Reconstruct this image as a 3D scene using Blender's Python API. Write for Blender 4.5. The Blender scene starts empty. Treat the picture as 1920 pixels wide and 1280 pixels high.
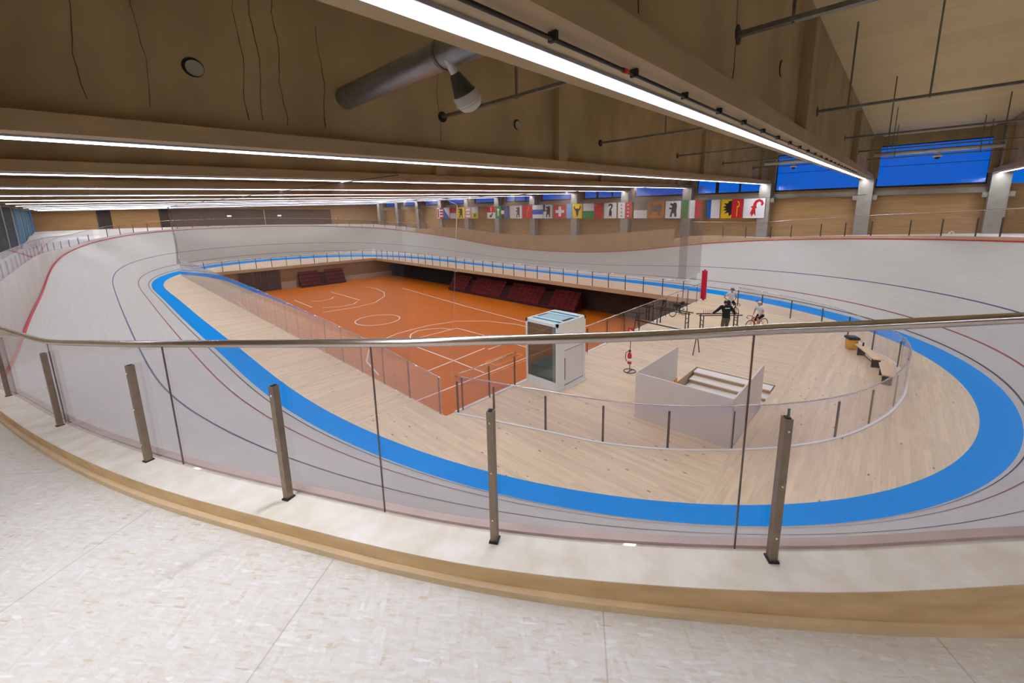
import bpy, math, random
import numpy as np
from mathutils import Vector, Matrix
sc = bpy.context.scene
COL = sc.collection
PI = math.pi
random.seed(4)

# ---------------------------------------------------------------- camera, world, exposure
YAW, PITCH, ROLL, FPX, CX, CY, CAMZ = 0.83968, 0.18282, -0.01130, 755.0, 997.75, 540.41, 6.5
cam_d = bpy.data.cameras.new('camera')
cam = bpy.data.objects.new('camera', cam_d)
COL.objects.link(cam)
cp, sp = math.cos(PITCH), math.sin(PITCH)
fwd = Vector((math.sin(YAW)*cp, math.cos(YAW)*cp, -sp))
rgt = Vector((math.cos(YAW), -math.sin(YAW), 0)); upv = rgt.cross(fwd)
r2 = rgt*math.cos(ROLL) + upv*math.sin(ROLL); u2 = -rgt*math.sin(ROLL) + upv*math.cos(ROLL)
cam.matrix_world = Matrix(((r2.x, u2.x, -fwd.x, 0), (r2.y, u2.y, -fwd.y, 0), (r2.z, u2.z, -fwd.z, CAMZ), (0, 0, 0, 1)))
cam_d.sensor_fit = 'HORIZONTAL'; cam_d.sensor_width = 36
cam_d.lens = 36*FPX/1920
cam_d.shift_x = (960-CX)/1920; cam_d.shift_y = (CY-640)/1920
cam_d.clip_start = 0.05; cam_d.clip_end = 400
sc.camera = cam
w = bpy.data.worlds.new('dusk'); sc.world = w; w.use_nodes = True
bg = w.node_tree.nodes['Background']
bg.inputs[0].default_value = (0.004, 0.125, 0.60, 1); bg.inputs[1].default_value = 0.95
sc.view_settings.view_transform = 'Standard'; sc.view_settings.look = 'None'
sc.view_settings.gamma = 1; sc.view_settings.use_curve_mapping = False
sc.view_settings.exposure = 0.0
STRIP_POWER = 62.0
NEAR_STRIP_POWER = 46.0     # the lamp over the walkway
sc.cycles.transparent_max_bounces = 32
sc.cycles.max_bounces = 10

# ---------------------------------------------------------------- helpers
def lin(c):
    return tuple(((v/255)/12.92 if v/255 <= .04045 else ((v/255+.055)/1.055)**2.4) for v in c)

def M(name, rgb, rough=.55, metal=0., var=0., vscale=3., stretch=(1, 1, 1), bump=0., spec=.4, emit=None, rot=0., detail=4, dark=None, coord='Object'):
    m = bpy.data.materials.new(name); m.use_nodes = True
    nt = m.node_tree; b = nt.nodes['Principled BSDF']
    c = lin(rgb)
    b.inputs['Base Color'].default_value = (*c, 1)
    b.inputs['Roughness'].default_value = rough; b.inputs['Metallic'].default_value = metal
    b.inputs['Specular IOR Level'].default_value = spec
    if var:
        tc = nt.nodes.new('ShaderNodeTexCoord'); mp = nt.nodes.new('ShaderNodeMapping')
        mp.inputs['Scale'].default_value = stretch; mp.inputs['Rotation'].default_value = (0, 0, rot)
        nz = nt.nodes.new('ShaderNodeTexNoise'); nz.inputs['Scale'].default_value = vscale; nz.inputs['Detail'].default_value = detail
        rp = nt.nodes.new('ShaderNodeValToRGB')
        d = lin(dark) if dark else tuple(v*(1-var) for v in c)
        e = tuple(min(1, v*(1+var*.6)) for v in c)
        rp.color_ramp.elements[0].position = .3; rp.color_ramp.elements[1].position = .72
        rp.color_ramp.elements[0].color = (*d, 1); rp.color_ramp.elements[1].color = (*e, 1)
        L = nt.links.new
        L(tc.outputs[coord], mp.inputs[0]); L(mp.outputs[0], nz.inputs['Vector']); L(nz.outputs[0], rp.inputs[0]); L(rp.outputs[0], b.inputs['Base Color'])
        if bump:
            bp = nt.nodes.new('ShaderNodeBump'); bp.inputs['Strength'].default_value = bump; bp.inputs['Distance'].default_value = .01
            L(nz.outputs[0], bp.inputs['Height']); L(bp.outputs[0], b.inputs['Normal'])
    if emit:
        b.inputs['Emission Color'].default_value = (*lin(emit[0]), 1); b.inputs['Emission Strength'].default_value = emit[1]
    return m

def glass_mat(name, tint=(.95, .93, .965), f0=.03, rough=.02, opac=0., body=(.5, .45, .4), power=5., refl=.75):
    m = bpy.data.materials.new(name); m.use_nodes = True
    nt = m.node_tree; nt.nodes.clear(); L = nt.links.new
    out = nt.nodes.new('ShaderNodeOutputMaterial'); mix = nt.nodes.new('ShaderNodeMixShader')
    tr = nt.nodes.new('ShaderNodeBsdfTransparent'); tr.inputs[0].default_value = (*tint, 1)
    gl = nt.nodes.new('ShaderNodeBsdfGlossy'); gl.inputs['Roughness'].default_value = rough; gl.inputs[0].default_value = (.9, .9, .95, 1)
    lw = nt.nodes.new('ShaderNodeLayerWeight'); lw.inputs[0].default_value = .5
    p = nt.nodes.new('ShaderNodeMath'); p.operation = 'POWER'; p.inputs[1].default_value = power
    q = nt.nodes.new('ShaderNodeMath'); q.operation = 'MULTIPLY_ADD'; q.inputs[1].default_value = refl; q.inputs[2].default_value = f0
    L(lw.outputs['Facing'], p.inputs[0]); L(p.outputs[0], q.inputs[0]); L(q.outputs[0], mix.inputs[0])
    base = tr
    if opac:
        df = nt.nodes.new('ShaderNodeBsdfDiffuse'); df.inputs[0].default_value = (*body, 1)
        mx = nt.nodes.new('ShaderNodeMixShader'); mx.inputs[0].default_value = opac
        L(tr.outputs[0], mx.inputs[1]); L(df.outputs[0], mx.inputs[2]); base = mx
    L(base.outputs[0], mix.inputs[1]); L(gl.outputs[0], mix.inputs[2]); L(mix.outputs[0], out.inputs[0])
    return m

def net_mat(name, alpha, col):
    m = bpy.data.materials.new(name); m.use_nodes = True
    nt = m.node_tree; nt.nodes.clear(); L = nt.links.new
    out = nt.nodes.new('ShaderNodeOutputMaterial'); mix = nt.nodes.new('ShaderNodeMixShader'); mix.inputs[0].default_value = alpha
    tr = nt.nodes.new('ShaderNodeBsdfTransparent'); df = nt.nodes.new('ShaderNodeBsdfDiffuse'); df.inputs[0].default_value = (*col, 1)
    L(tr.outputs[0], mix.inputs[1]); L(df.outputs[0], mix.inputs[2]); L(mix.outputs[0], out.inputs[0])
    return m

class MB:
    def __init__(s): s.v = []; s.f = []; s.sm = []
    def quad_grid(s, rows, closed=False, smooth=True):
        n = len(rows[0]); o = len(s.v)
        for r in rows: s.v += [tuple(p) for p in r]
        for i in range(len(rows)-1):
            for j in range(n if closed else n-1):
                s.f.append((o+i*n+j, o+i*n+(j+1) % n, o+(i+1)*n+(j+1) % n, o+(i+1)*n+j)); s.sm.append(smooth)
        return s
    def box(s, c, d, rz=0.):
        o = len(s.v); ca, sa = math.cos(rz), math.sin(rz)
        for z in (-.5, .5):
            for x, y in ((-.5, -.5), (.5, -.5), (.5, .5), (-.5, .5)):
                X, Y = x*d[0], y*d[1]
                s.v.append((c[0]+X*ca-Y*sa, c[1]+X*sa+Y*ca, c[2]+z*d[2]))
        for f in ((3, 2, 1, 0), (4, 5, 6, 7), (0, 1, 5, 4), (1, 2, 6, 5), (2, 3, 7, 6), (3, 0, 4, 7)):
            s.f.append(tuple(o+i for i in f)); s.sm.append(False)
        return s
    def bb(s, a, b):
        return s.box([(a[i]+b[i])/2 for i in range(3)], [abs(b[i]-a[i]) for i in range(3)])
    def hexa(s, p):
        o = len(s.v); s.v += [tuple(q) for q in p]
        for f in ((3, 2, 1, 0), (4, 5, 6, 7), (0, 1, 5, 4), (1, 2, 6, 5), (2, 3, 7, 6), (3, 0, 4, 7)):
            s.f.append(tuple(o+i for i in f)); s.sm.append(False)
        return s
    def bar(s, p, q, wd, ht, up=(0, 0, 1)):
        p, q = Vector(p), Vector(q); d = (q-p).normalized(); u = Vector(up)
        if abs(d.dot(u)) > .98: u = Vector((1, 0, 0))
        r = d.cross(u).normalized(); u = r.cross(d)
        a, b = r*wd/2, u*ht/2
        return s.hexa([p-a-b, p+a-b, p+a+b, p-a+b, q-a-b, q+a-b, q+a+b, q-a+b])
    def tube(s, pts, r, n=8, caps=True, closed=False):
        pts = [Vector(p) for p in pts]; N = len(pts)
        rs = r if isinstance(r, (list, tuple)) else [r]*N
        rows = []; u = None
        for i, p in enumerate(pts):
            a = pts[(i-1) % N] if (closed or i > 0) else p
            b = pts[(i+1) % N] if (closed or i < N-1) else p
            t = (b-a).normalized()
            if u is None:
                u = t.orthogonal().normalized()
            u = (u-t*u.dot(t)).normalized(); w_ = t.cross(u)
            rows.append([p+(u*math.cos(2*PI*k/n)+w_*math.sin(2*PI*k/n))*rs[i] for k in range(n)])
        if closed: rows.append(rows[0])
        o = len(s.v); s.quad_grid(rows, closed=True)
        if caps and not closed:
            s.f.append(tuple(o+k for k in range(n))[::-1]); s.sm.append(False)
            e = o+(N-1)*n; s.f.append(tuple(e+k for k in range(n))); s.sm.append(False)
        return s
    def lathe(s, prof, n=20, M4=None):
        rows = []
        for r, z in prof:
            ring = [Vector((r*math.cos(2*PI*k/n), r*math.sin(2*PI*k/n), z)) for k in range(n)]
            rows.append([M4 @ p if M4 else p for p in ring])
        o = len(s.v); s.quad_grid(rows, closed=True)
        s.f.append(tuple(o+k for k in range(n))[::-1]); s.sm.append(False)
        e = o+(len(rows)-1)*n; s.f.append(tuple(e+k for k in range(n))); s.sm.append(False)
        return s
    def poly(s, pts, d=(0, 0, 0)):
        """flat polygon, extruded by d"""
        o = len(s.v); n = len(pts); s.v += [tuple(p) for p in pts]
        s.f.append(tuple(range(o, o+n))); s.sm.append(False)
        if any(d):
            s.v += [(p[0]+d[0], p[1]+d[1], p[2]+d[2]) for p in pts]
            s.f.append(tuple(range(o+2*n-1, o+n-1, -1))); s.sm.append(False)
            for i in range(n):
                j = (i+1) % n; s.f.append((o+j, o+i, o+n+i, o+n+j)); s.sm.append(False)
        return s
    def ball(s, c, r, n=10, sq=(1, 1, 1)):
        rows = []
        for i in range(n//2+1):
            a = -PI/2+PI*i/(n//2); rr = max(math.cos(a), .02)
            rows.append([(c[0]+r*sq[0]*rr*math.cos(2*PI*k/n), c[1]+r*sq[1]*rr*math.sin(2*PI*k/n), c[2]+r*sq[2]*math.sin(a)) for k in range(n)])
        return s.quad_grid(rows, closed=True)

def link(name, mb, mat, parent=None, world=True):
    me = bpy.data.meshes.new(name)
    v = mb.v
    if parent is not None and world:
        l = WORLD[parent.name]; v = [(p[0]-l[0], p[1]-l[1], p[2]-l[2]) for p in v]
    me.from_pydata([tuple(p) for p in v], [], mb.f); me.update()
    me.polygons.foreach_set('use_smooth', mb.sm)
    me.materials.append(mat)
    o = bpy.data.objects.new(name, me); COL.objects.link(o)
    if parent is not None:
        o.parent = parent
        WORLD[o.name] = WORLD[parent.name] if world else (0, 0, 0)
    return o
WORLD = {}
def thing(name, label, cat, loc, rz=0., group=None):
    o = bpy.data.objects.new(name, None); COL.objects.link(o)
    o.empty_display_size = .2
    o.location = loc; o.rotation_euler = (0, 0, rz); o['label'] = label; o['category'] = cat
    if group: o['group'] = group
    WORLD[o.name] = tuple(loc)
    return o
def tag(o, label, cat, group=None):
    o['label'] = label; o['category'] = cat
    if group: o['group'] = group
    return o
def struct(name, mb, mat, parent=None):
    o = link(name, mb, mat, parent)
    if parent is None: o['kind'] = 'structure'
    WORLD[o.name] = (0, 0, 0)
    return o

# ---------------------------------------------------------------- materials
def osb_material():
    m = bpy.data.materials.new('osb_board'); m.use_nodes = True
    nt = m.node_tree; b = nt.nodes['Principled BSDF']; L = nt.links.new
    tc = nt.nodes.new('ShaderNodeTexCoord'); prev = None
    for k, (ang, sx, sy, sc_) in enumerate(((.5, 1, 4.2, 11), (1.35, 1, 4.4, 13), (2.3, 1, 3.8, 15), (.95, 1, 5., 22))):
        mp = nt.nodes.new('ShaderNodeMapping'); mp.inputs['Rotation'].default_value = (0, 0, ang)
        mp2 = nt.nodes.new('ShaderNodeMapping'); mp2.inputs['Scale'].default_value = (sx, sy, 1)
        vo = nt.nodes.new('ShaderNodeTexVoronoi'); vo.inputs['Scale'].default_value = sc_
        L(tc.outputs['Object'], mp.inputs[0]); L(mp.outputs[0], mp2.inputs[0]); L(mp2.outputs[0], vo.inputs['Vector'])
        sp_ = nt.nodes.new('ShaderNodeSeparateColor'); L(vo.outputs['Color'], sp_.inputs[0])
        if prev is None: prev = sp_.outputs[0]
        else:
            mx = nt.nodes.new('ShaderNodeMix'); L(sp_.outputs[1], mx.inputs[0]); L(prev, mx.inputs[2]); L(sp_.outputs[0], mx.inputs[3]); prev = mx.outputs[0]
    rp = nt.nodes.new('ShaderNodeValToRGB'); cr = rp.color_ramp
    cr.elements[0].position = 0; cr.elements[0].color = (*lin((212, 196, 166)), 1)
    cr.elements[1].position = 1; cr.elements[1].color = (*lin((246, 243, 236)), 1)
    for p_, c_ in ((.16, (226, 218, 202)), (.5, (231, 226, 214)), (.82, (236, 232, 223))):
        e = cr.elements.new(p_); e.color = (*lin(c_), 1)
    L(prev, rp.inputs[0])
    # sparse dark chips
    v2 = nt.nodes.new('ShaderNodeTexVoronoi'); v2.inputs['Scale'].default_value = 7
    mp = nt.nodes.new('ShaderNodeMapping'); mp.inputs['Rotation'].default_value = (0, 0, .9); mp.inputs['Scale'].default_value = (1, 2.6, 1)
    L(tc.outputs['Object'], mp.inputs[0]); L(mp.outputs[0], v2.inputs['Vector'])
    lt = nt.nodes.new('ShaderNodeMath'); lt.operation = 'LESS_THAN'; lt.inputs[1].default_value = .075; L(v2.outputs['Distance'], lt.inputs[0])
    s2 = nt.nodes.new('ShaderNodeSeparateColor'); L(v2.outputs['Color'], s2.inputs[0])
    gt = nt.nodes.new('ShaderNodeMath'); gt.operation = 'GREATER_THAN'; gt.inputs[1].default_value = .78; L(s2.outputs[2], gt.inputs[0])
    mu = nt.nodes.new('ShaderNodeMath'); mu.operation = 'MULTIPLY'; L(lt.outputs[0], mu.inputs[0]); L(gt.outputs[0], mu.inputs[1])
    m3 = nt.nodes.new('ShaderNodeMath'); m3.operation = 'MULTIPLY'; m3.inputs[1].default_value = .75; L(mu.outputs[0], m3.inputs[0])
    mc = nt.nodes.new('ShaderNodeMix'); mc.data_type = 'RGBA'; L(m3.outputs[0], mc.inputs[0]); L(rp.outputs[0], mc.inputs[6]); mc.inputs[7].default_value = (*lin((88, 72, 62)), 1)
    # board joints
    br = nt.nodes.new('ShaderNodeTexBrick'); br.inputs['Scale'].default_value = 1; br.inputs['Mortar Size'].default_value = .0035
    br.inputs['Brick Width'].default_value = 2.5; br.inputs['Row Height'].default_value = 1.25
    mb_ = nt.nodes.new('ShaderNodeMapping'); mb_.inputs['Rotation'].default_value = (0, 0, -.62); mb_.inputs['Location'].default_value = (.35, .12, 0)
    L(tc.outputs['Object'], mb_.inputs[0]); L(mb_.outputs[0], br.inputs['Vector'])
    md = nt.nodes.new('ShaderNodeMix'); md.data_type = 'RGBA'
    h = nt.nodes.new('ShaderNodeMath'); h.operation = 'MULTIPLY'; h.inputs[1].default_value = .28; L(br.outputs['Fac'], h.inputs[0])
    L(h.outputs[0], md.inputs[0]); L(mc.outputs[2], md.inputs[6]); md.inputs[7].default_value = (*lin((110, 95, 85)), 1)
    L(md.outputs[2], b.inputs['Base Color']); b.inputs['Roughness'].default_value = .45; b.inputs['Specular IOR Level'].default_value = .35
    return m

def plank_material(name, base, dark, row=.13, length=2.4, knots=True, uv=False, split=False, rough=.4, var=.12, rot=0.):
    """Boards: brick texture + grain; split=True turns boards along X where y<2.7 or on the strip beside the near straight."""
    m = bpy.data.materials.new(name); m.use_nodes = True
    nt = m.node_tree; b = nt.nodes['Principled BSDF']; L = nt.links.new
    tc = nt.nodes.new('ShaderNodeTexCoord'); src = tc.outputs['UV'] if uv else tc.outputs['Object']
    mA = nt.nodes.new('ShaderNodeMapping'); mA.inputs['Rotation'].default_value = (0, 0, rot); L(src, mA.inputs[0]); vec = mA.outputs[0]
    if split:
        mB = nt.nodes.new('ShaderNodeMapping'); mB.inputs['Rotation'].default_value = (0, 0, PI/2); L(src, mB.inputs[0])
        sx = nt.nodes.new('ShaderNodeSeparateXYZ'); L(src, sx.inputs[0])
        a = nt.nodes.new('ShaderNodeMath'); a.operation = 'LESS_THAN'; a.inputs[1].default_value = 2.69; L(sx.outputs[1], a.inputs[0])
        c = nt.nodes.new('ShaderNodeMath'); c.operation = 'LESS_THAN'; c.inputs[1].default_value = 7.15; L(sx.outputs[0], c.inputs[0])
        d = nt.nodes.new('ShaderNodeMath'); d.operation = 'GREATER_THAN'; d.inputs[1].default_value = 12; L(sx.outputs[1], d.inputs[0])
        e = nt.nodes.new('ShaderNodeMath'); e.operation = 'MULTIPLY'; L(c.outputs[0], e.inputs[0]); L(d.outputs[0], e.inputs[1])
        g = nt.nodes.new('ShaderNodeMath'); g.operation = 'MAXIMUM'; L(a.outputs[0], g.inputs[0]); L(e.outputs[0], g.inputs[1])
        mv = nt.nodes.new('ShaderNodeMix'); mv.data_type = 'VECTOR'; L(g.outputs[0], mv.inputs[0]); L(mB.outputs[0], mv.inputs[4]); L(mA.outputs[0], mv.inputs[5]); vec = mv.outputs[1]
    br = nt.nodes.new('ShaderNodeTexBrick'); br.inputs['Scale'].default_value = 1; br.inputs['Brick Width'].default_value = length; br.inputs['Row Height'].default_value = row
    br.inputs['Mortar Size'].default_value = .002; br.offset = .37
    c0 = lin(base); c1 = lin(dark)
    br.inputs['Color1'].default_value = (*c0, 1); br.inputs['Color2'].default_value = (*[x*(1-var) for x in c0], 1)
    br.inputs['Mortar'].default_value = (*[x*.8 for x in c0], 1)
    L(vec, br.inputs['Vector'])
    sc1 = nt.nodes.new('ShaderNodeMapping'); sc1.inputs['Scale'].default_value = (.8, 9, 1); L(vec, sc1.inputs[0])
    nz = nt.nodes.new('ShaderNodeTexNoise'); nz.inputs['Scale'].default_value = 1.5; nz.inputs['Detail'].default_value = 5; L(sc1.outputs[0], nz.inputs['Vector'])
    rp = nt.nodes.new('ShaderNodeValToRGB'); rp.color_ramp.elements[0].position = .46; rp.color_ramp.elements[1].position = .75
    rp.color_ramp.elements[0].color = (0, 0, 0, 1); rp.color_ramp.elements[1].color = (.42, .42, .42, 1); L(nz.outputs[0], rp.inputs[0])
    mx = nt.nodes.new('ShaderNodeMix'); mx.data_type = 'RGBA'; L(rp.outputs[0], mx.inputs[0]); L(br.outputs[0], mx.inputs[6]); mx.inputs[7].default_value = (*c1, 1)
    out = mx.outputs[2]
    if knots:
        sk = nt.nodes.new('ShaderNodeMapping'); sk.inputs['Scale'].default_value = (1, 2.4, 1); L(vec, sk.inputs[0])
        vo = nt.nodes.new('ShaderNodeTexVoronoi'); vo.inputs['Scale'].default_value = 1.7; L(sk.outputs[0], vo.inputs['Vector'])
        lt = nt.nodes.new('ShaderNodeMath'); lt.operation = 'LESS_THAN'; lt.inputs[1].default_value = .1; L(vo.outputs['Distance'], lt.inputs[0])
        s2 = nt.nodes.new('ShaderNodeSeparateColor'); L(vo.outputs['Color'], s2.inputs[0])
        gt = nt.nodes.new('ShaderNodeMath'); gt.operation = 'GREATER_THAN'; gt.inputs[1].default_value = .3; L(s2.outputs[0], gt.inputs[0])
        mu = nt.nodes.new('ShaderNodeMath'); mu.operation = 'MULTIPLY'; L(lt.outputs[0], mu.inputs[0]); L(gt.outputs[0], mu.inputs[1])
        m7 = nt.nodes.new('ShaderNodeMath'); m7.operation = 'MULTIPLY'; m7.inputs[1].default_value = .7; L(mu.outputs[0], m7.inputs[0])
        mk = nt.nodes.new('ShaderNodeMix'); mk.data_type = 'RGBA'; L(m7.outputs[0], mk.inputs[0]); L(out, mk.inputs[6]); mk.inputs[7].default_value = (*lin((96, 62, 40)), 1); out = mk.outputs[2]
    L(out, b.inputs['Base Color']); b.inputs['Roughness'].default_value = rough; b.inputs['Specular IOR Level'].default_value = .3
    return m

m_osb = osb_material()
m_floor = plank_material('infield_planks', (231, 208, 171), (190, 158, 120), row=.14, length=2.6, split=True, var=.16)
m_track = plank_material('track_wood', (201, 198, 188), (182, 178, 167), row=.04, length=5., knots=False, uv=True, rough=.42, var=.05)
m_blue = M('blue_paint', (0, 144, 224), .7, var=.05, vscale=8, spec=.04)
m_red = M('red_paint', (190, 24, 42), .45)
m_black = M('black_line_paint', (44, 44, 48), .5)
m_blueline = M('dark_blue_line_paint', (50, 66, 108), .5)
m_redline = M('thin_red_line_paint', (140, 52, 58), .5)
m_white = M('white_paint', (235, 232, 225), .5)
m_yellow = M('yellow_line_paint', (236, 150, 20), .5)
m_spruce = M('spruce_top', (244, 238, 224), .5, var=.05, vscale=3, stretch=(2, 2, 2), bump=.05, dark=(228, 216, 192))
m_spruce_face = M('spruce_face', (232, 202, 154), .55, var=.12, vscale=4, stretch=(1, 1, 4), dark=(214, 180, 130))
m_pink = M('upstand_wood', (200, 178, 164), .6, var=.12, vscale=5, stretch=(1, 1, 3))
m_fascia = M('fascia_board', (186, 154, 116), .6, var=.08, vscale=1.2, stretch=(1, 1, .5))
m_fascia_pale = M('pale_fascia_board', (196, 186, 174), .55, var=.08, vscale=1.2)
m_steel = M('brushed_steel', (150, 135, 118), .35, metal=.85, var=.15, vscale=14)
m_rail = M('handrail_steel', (206, 198, 192), .24, metal=1.)
m_post = M('brown_steel_post', (104, 88, 76), .4, metal=.7)
m_chrome = M('bolt_chrome', (225, 225, 225), .2, metal=1.)
m_glass = glass_mat('fence_glass', (.958, .951, .97))
m_glass_clear = glass_mat('balustrade_glass', (.975, .965, .98))
m_glass_long = glass_mat('long_balustrade_glass', (.94, .925, .955), f0=.045, power=3.4, refl=.95)
m_concrete = M('roof_concrete', (170, 150, 112), .75, var=.22, vscale=.8, stretch=(1, 1, .6), bump=.1, detail=8)
m_flange = M('beam_flange_wood', (172, 150, 114), .65, var=.14, vscale=1.5, stretch=(.4, 2, 2))
m_crack = M('crack_brown', (74, 58, 40), .9)
m_column = M('column_concrete', (158, 152, 140), .75, var=.12, vscale=2)
m_ceil = plank_material('ceiling_boards', (226, 204, 156), (196, 172, 124), row=1.3, length=8., knots=False, rough=.7, var=.1, rot=PI/2)
m_wood_wall = M('wood_wall', (196, 156, 100), .5, var=.16, vscale=1.2, stretch=(.5, .5, 6), spec=.4)
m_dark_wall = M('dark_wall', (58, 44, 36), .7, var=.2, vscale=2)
m_court = M('court_floor', (192, 102, 14), .5, var=.06, vscale=1., spec=.2)
m_led = M('led_diffuser', (255, 255, 255), .5, emit=((236, 240, 255), STRIP_POWER))
m_lip_glow = M('added_lip_glow', (250, 250, 255), .5, emit=((226, 232, 255), 2.))  # faint glow for the lips added beside the LED diffusers
m_led_near = M('led_diffuser_overhead', (255, 255, 255), .5, emit=((236, 240, 255), NEAR_STRIP_POWER))
m_alu = M('aluminium_housing', (170, 170, 178), .4, metal=.6)
m_galv = M('galvanised_steel', (128, 126, 120), .42, metal=.7, var=.2, vscale=10)
m_darksteel = M('dark_steel', (58, 54, 52), .5, metal=.5)
m_blackp = M('black_plastic', (24, 24, 26), .5)
m_whitep = M('white_plastic', (225, 225, 222), .4)
m_greyp = M('grey_plastic', (150, 150, 148), .5)
m_net_far = net_mat('tan_net', .4, (.25, .2, .145))
m_net_near = net_mat('fine_net', .07, (.3, .26, .22))
m_net_hem = net_mat('folded_net', .42, (.24, .2, .16))
m_pad = M('red_vinyl', (186, 14, 50), .4)
m_lift = M('lift_white', (236, 236, 230), .45)
m_lift_teal = M('lift_roof_teal', (140, 176, 180), .4)
m_lift_glass = glass_mat('lift_glass', (.72, .76, .74), f0=.05)
m_seat = M('dark_red_seat', (104, 26, 28), .6)
m_seat_side = M('bleacher_side', (60, 22, 24), .7)
m_curtain = M('brown_curtain', (84, 66, 56), .85, var=.2, vscale=3, stretch=(4, 4, .3))
m_pane = M('dark_window_pane', (34, 42, 48), .6, spec=.15)
m_pane_teal = M('teal_window_pane', (58, 104, 128), .6, spec=.15)
m_frame = M('pale_window_frame', (160, 160, 158), .5)
m_skypane = glass_mat('window_pane', (.86, .93, 1.), f0=.04, rough=.15)
m_skin = M('skin', (196, 140, 112), .6); m_hair = M('brown_hair', (60, 44, 36), .8)

# ---------------------------------------------------------------- track geometry
def pint(k, u):
    n = len(k); t = u*n; i = np.floor(t).astype(int); f = t-i
    p0, p1, p2, p3 = [k[(i+j) % n] for j in (-1, 0, 1, 2)]
    return .5*(2*p1+(p2-p0)*f+(2*p0-5*p1+4*p2-p3)*f*f+(3*p1-p0-3*p2+p3)*f**3)
X0, Y0, ST, CL, RAD, BW, TW, WB, WR, THB = 19.3674, 33.3428, 11.7868, 22.7864, 13.2178, .8605, 6.1814, 2.6675, .9603, .3195
TH = np.array([52.34, 47.68, 36.53, 20.45, 14.78, 17.63, 29.01, 43.86, 50.40, 46.80, 33.20, 17.05, 13.65, 12.09, 27.67, 39.74])
DN = np.array([-.0836, -.0358, -.0094, -.0264, -.0297, -.0158, -.0071, .0074, .0146, .0262, -.0337, -.1262, -.0478, -.0464, .0589, .1454])
kc = 1/RAD; arc = (PI/2-CL*kc/2)/kc; Q = arc+CL+ST; NT = 1600
mm = 16000; uu = np.linspace(0, 4*Q, mm+1); um = (uu[:-1]+uu[1:])/2; du = 4*Q/mm
vq = np.minimum(um % (2*Q), 2*Q-(um % (2*Q)))
kk = np.where(vq < arc, kc, np.where(vq < arc+CL, kc*(1-(vq-arc)/CL), 0))
th = np.concatenate([[0], np.cumsum(kk)*du]); tm = (th[:-1]+th[1:])/2
tx = np.concatenate([[0], np.cumsum(np.cos(tm))*du]); ty = np.concatenate([[0], np.cumsum(np.sin(tm))*du])
tx -= tx.mean(); ty -= ty.mean()
ix = np.linspace(0, mm, NT, endpoint=False).astype(int)
NRM = np.stack([np.sin(th[ix]), -np.cos(th[ix])], 1); U = np.arange(NT)/NT
CIN = np.stack([tx[ix], ty[ix]], 1)+np.array([X0, Y0])+NRM*pint(DN, U)[:, None]
BANK = np.radians(pint(TH, U)); SLEN = 4*Q*U
def surf(a, lift=0.):
    """points on the bank at slope distance a above the blue band"""
    P = np.c_[CIN+NRM*(BW*np.cos(BANK*THB))[:, None], BW*np.sin(BANK*THB)]
    P = P+np.c_[NRM*(a*np.cos(BANK))[:, None], a*np.sin(BANK)]
    if lift: P = P+np.c_[-NRM*(lift*np.sin(BANK))[:, None], lift*np.cos(BANK)]
    return P
def band(t, lift=0.):
    return np.c_[CIN+NRM*(t*BW*np.cos(BANK*THB))[:, None], t*BW*np.sin(BANK*THB)+lift]
EDGE = surf(TW)
def ring(name, rows, mat, parent, uvv=None):
    mb = MB(); n = NT
    rows = [np.vstack([r, r[:1]]) for r in rows]
    mb.quad_grid(rows, smooth=True)
    o = link(name, mb, mat, parent)
    if uvv is not None:
        me = o.data; uvl = me.uv_layers.new(name='UVMap'); s = np.append(SLEN, 4*Q)
        co = np.array([(s[i % (n+1)], uvv[i//(n+1)]) for i in range(len(me.vertices))])
        li = np.zeros(len(me.loops), int); me.loops.foreach_get('vertex_index', li)
        uvl.data.foreach_set('uv', co[li].astype(np.float32).ravel())
    return o
track = thing('cycling_track', 'pale wooden banked cycling track looping round the hall with a blue inner band', 'cycling track', (X0, Y0, 0))
ring('track_surface', [surf(a)[::-1] for a in (0, 1.5, 3, 4.5, TW)], m_track, track, [0, 1.5, 3, 4.5, TW])
ring('blue_band', [band(0)[::-1], band(1)[::-1]], m_blue, track)
ring('measurement_line', [surf(.19, .004)[::-1], surf(.245, .004)[::-1]], m_black, track)
ring('sprint_line', [surf(WR-.03, .004)[::-1], surf(WR+.03, .004)[::-1]], m_redline, track)
ring('upper_line', [surf(WB-.03, .004)[::-1], surf(WB+.03, .004)[::-1]], m_blueline, track)
top = surf(TW, .05); out_ = top+np.c_[NRM*.05, 0*BANK]
ring('red_edge', [surf(TW-.05, .004)[::-1], surf(TW-.045, .05)[::-1], top[::-1], out_[::-1]], m_red, track)

# ---------------------------------------------------------------- infield floor with openings
OX0, OX1, OY0, OY1 = 7.2, 30.45, 10.32, 60.4      # opening above the sports hall
PX0, PX1, PY0, PY1 = 11.2, 16.8, 2.72, 5.68       # stair pit
import bmesh
def floor_with_holes(outer, holes, z):
    bm = bmesh.new(); es = []
    for lp in [outer]+holes:
        vs = [bm.verts.new((p[0], p[1], z)) for p in lp]
        es += [bm.edges.new((vs[i], vs[(i+1) % len(vs)])) for i in range(len(vs))]
    bmesh.ops.triangle_fill(bm, use_beauty=True, use_dissolve=False, edges=es)
    for f in bm.faces:
        f.normal_update()
        if f.normal.z < 0: f.normal_flip()
    bm.verts.index_update()
    mb = MB(); mb.v = [tuple(v.co) for v in bm.verts]; mb.f = [tuple(v.index for v in f.verts) for f in bm.faces]; mb.sm = [False]*len(mb.f)
    bm.free(); return mb
sq = lambda a, b, c, d: [(a, c), (b, c), (b, d), (a, d)]
fl = floor_with_holes([tuple(p) for p in CIN[::4]], [sq(OX0, OX1, OY0, OY1), sq(PX0, PX1, PY0, PY1)], 0)
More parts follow.
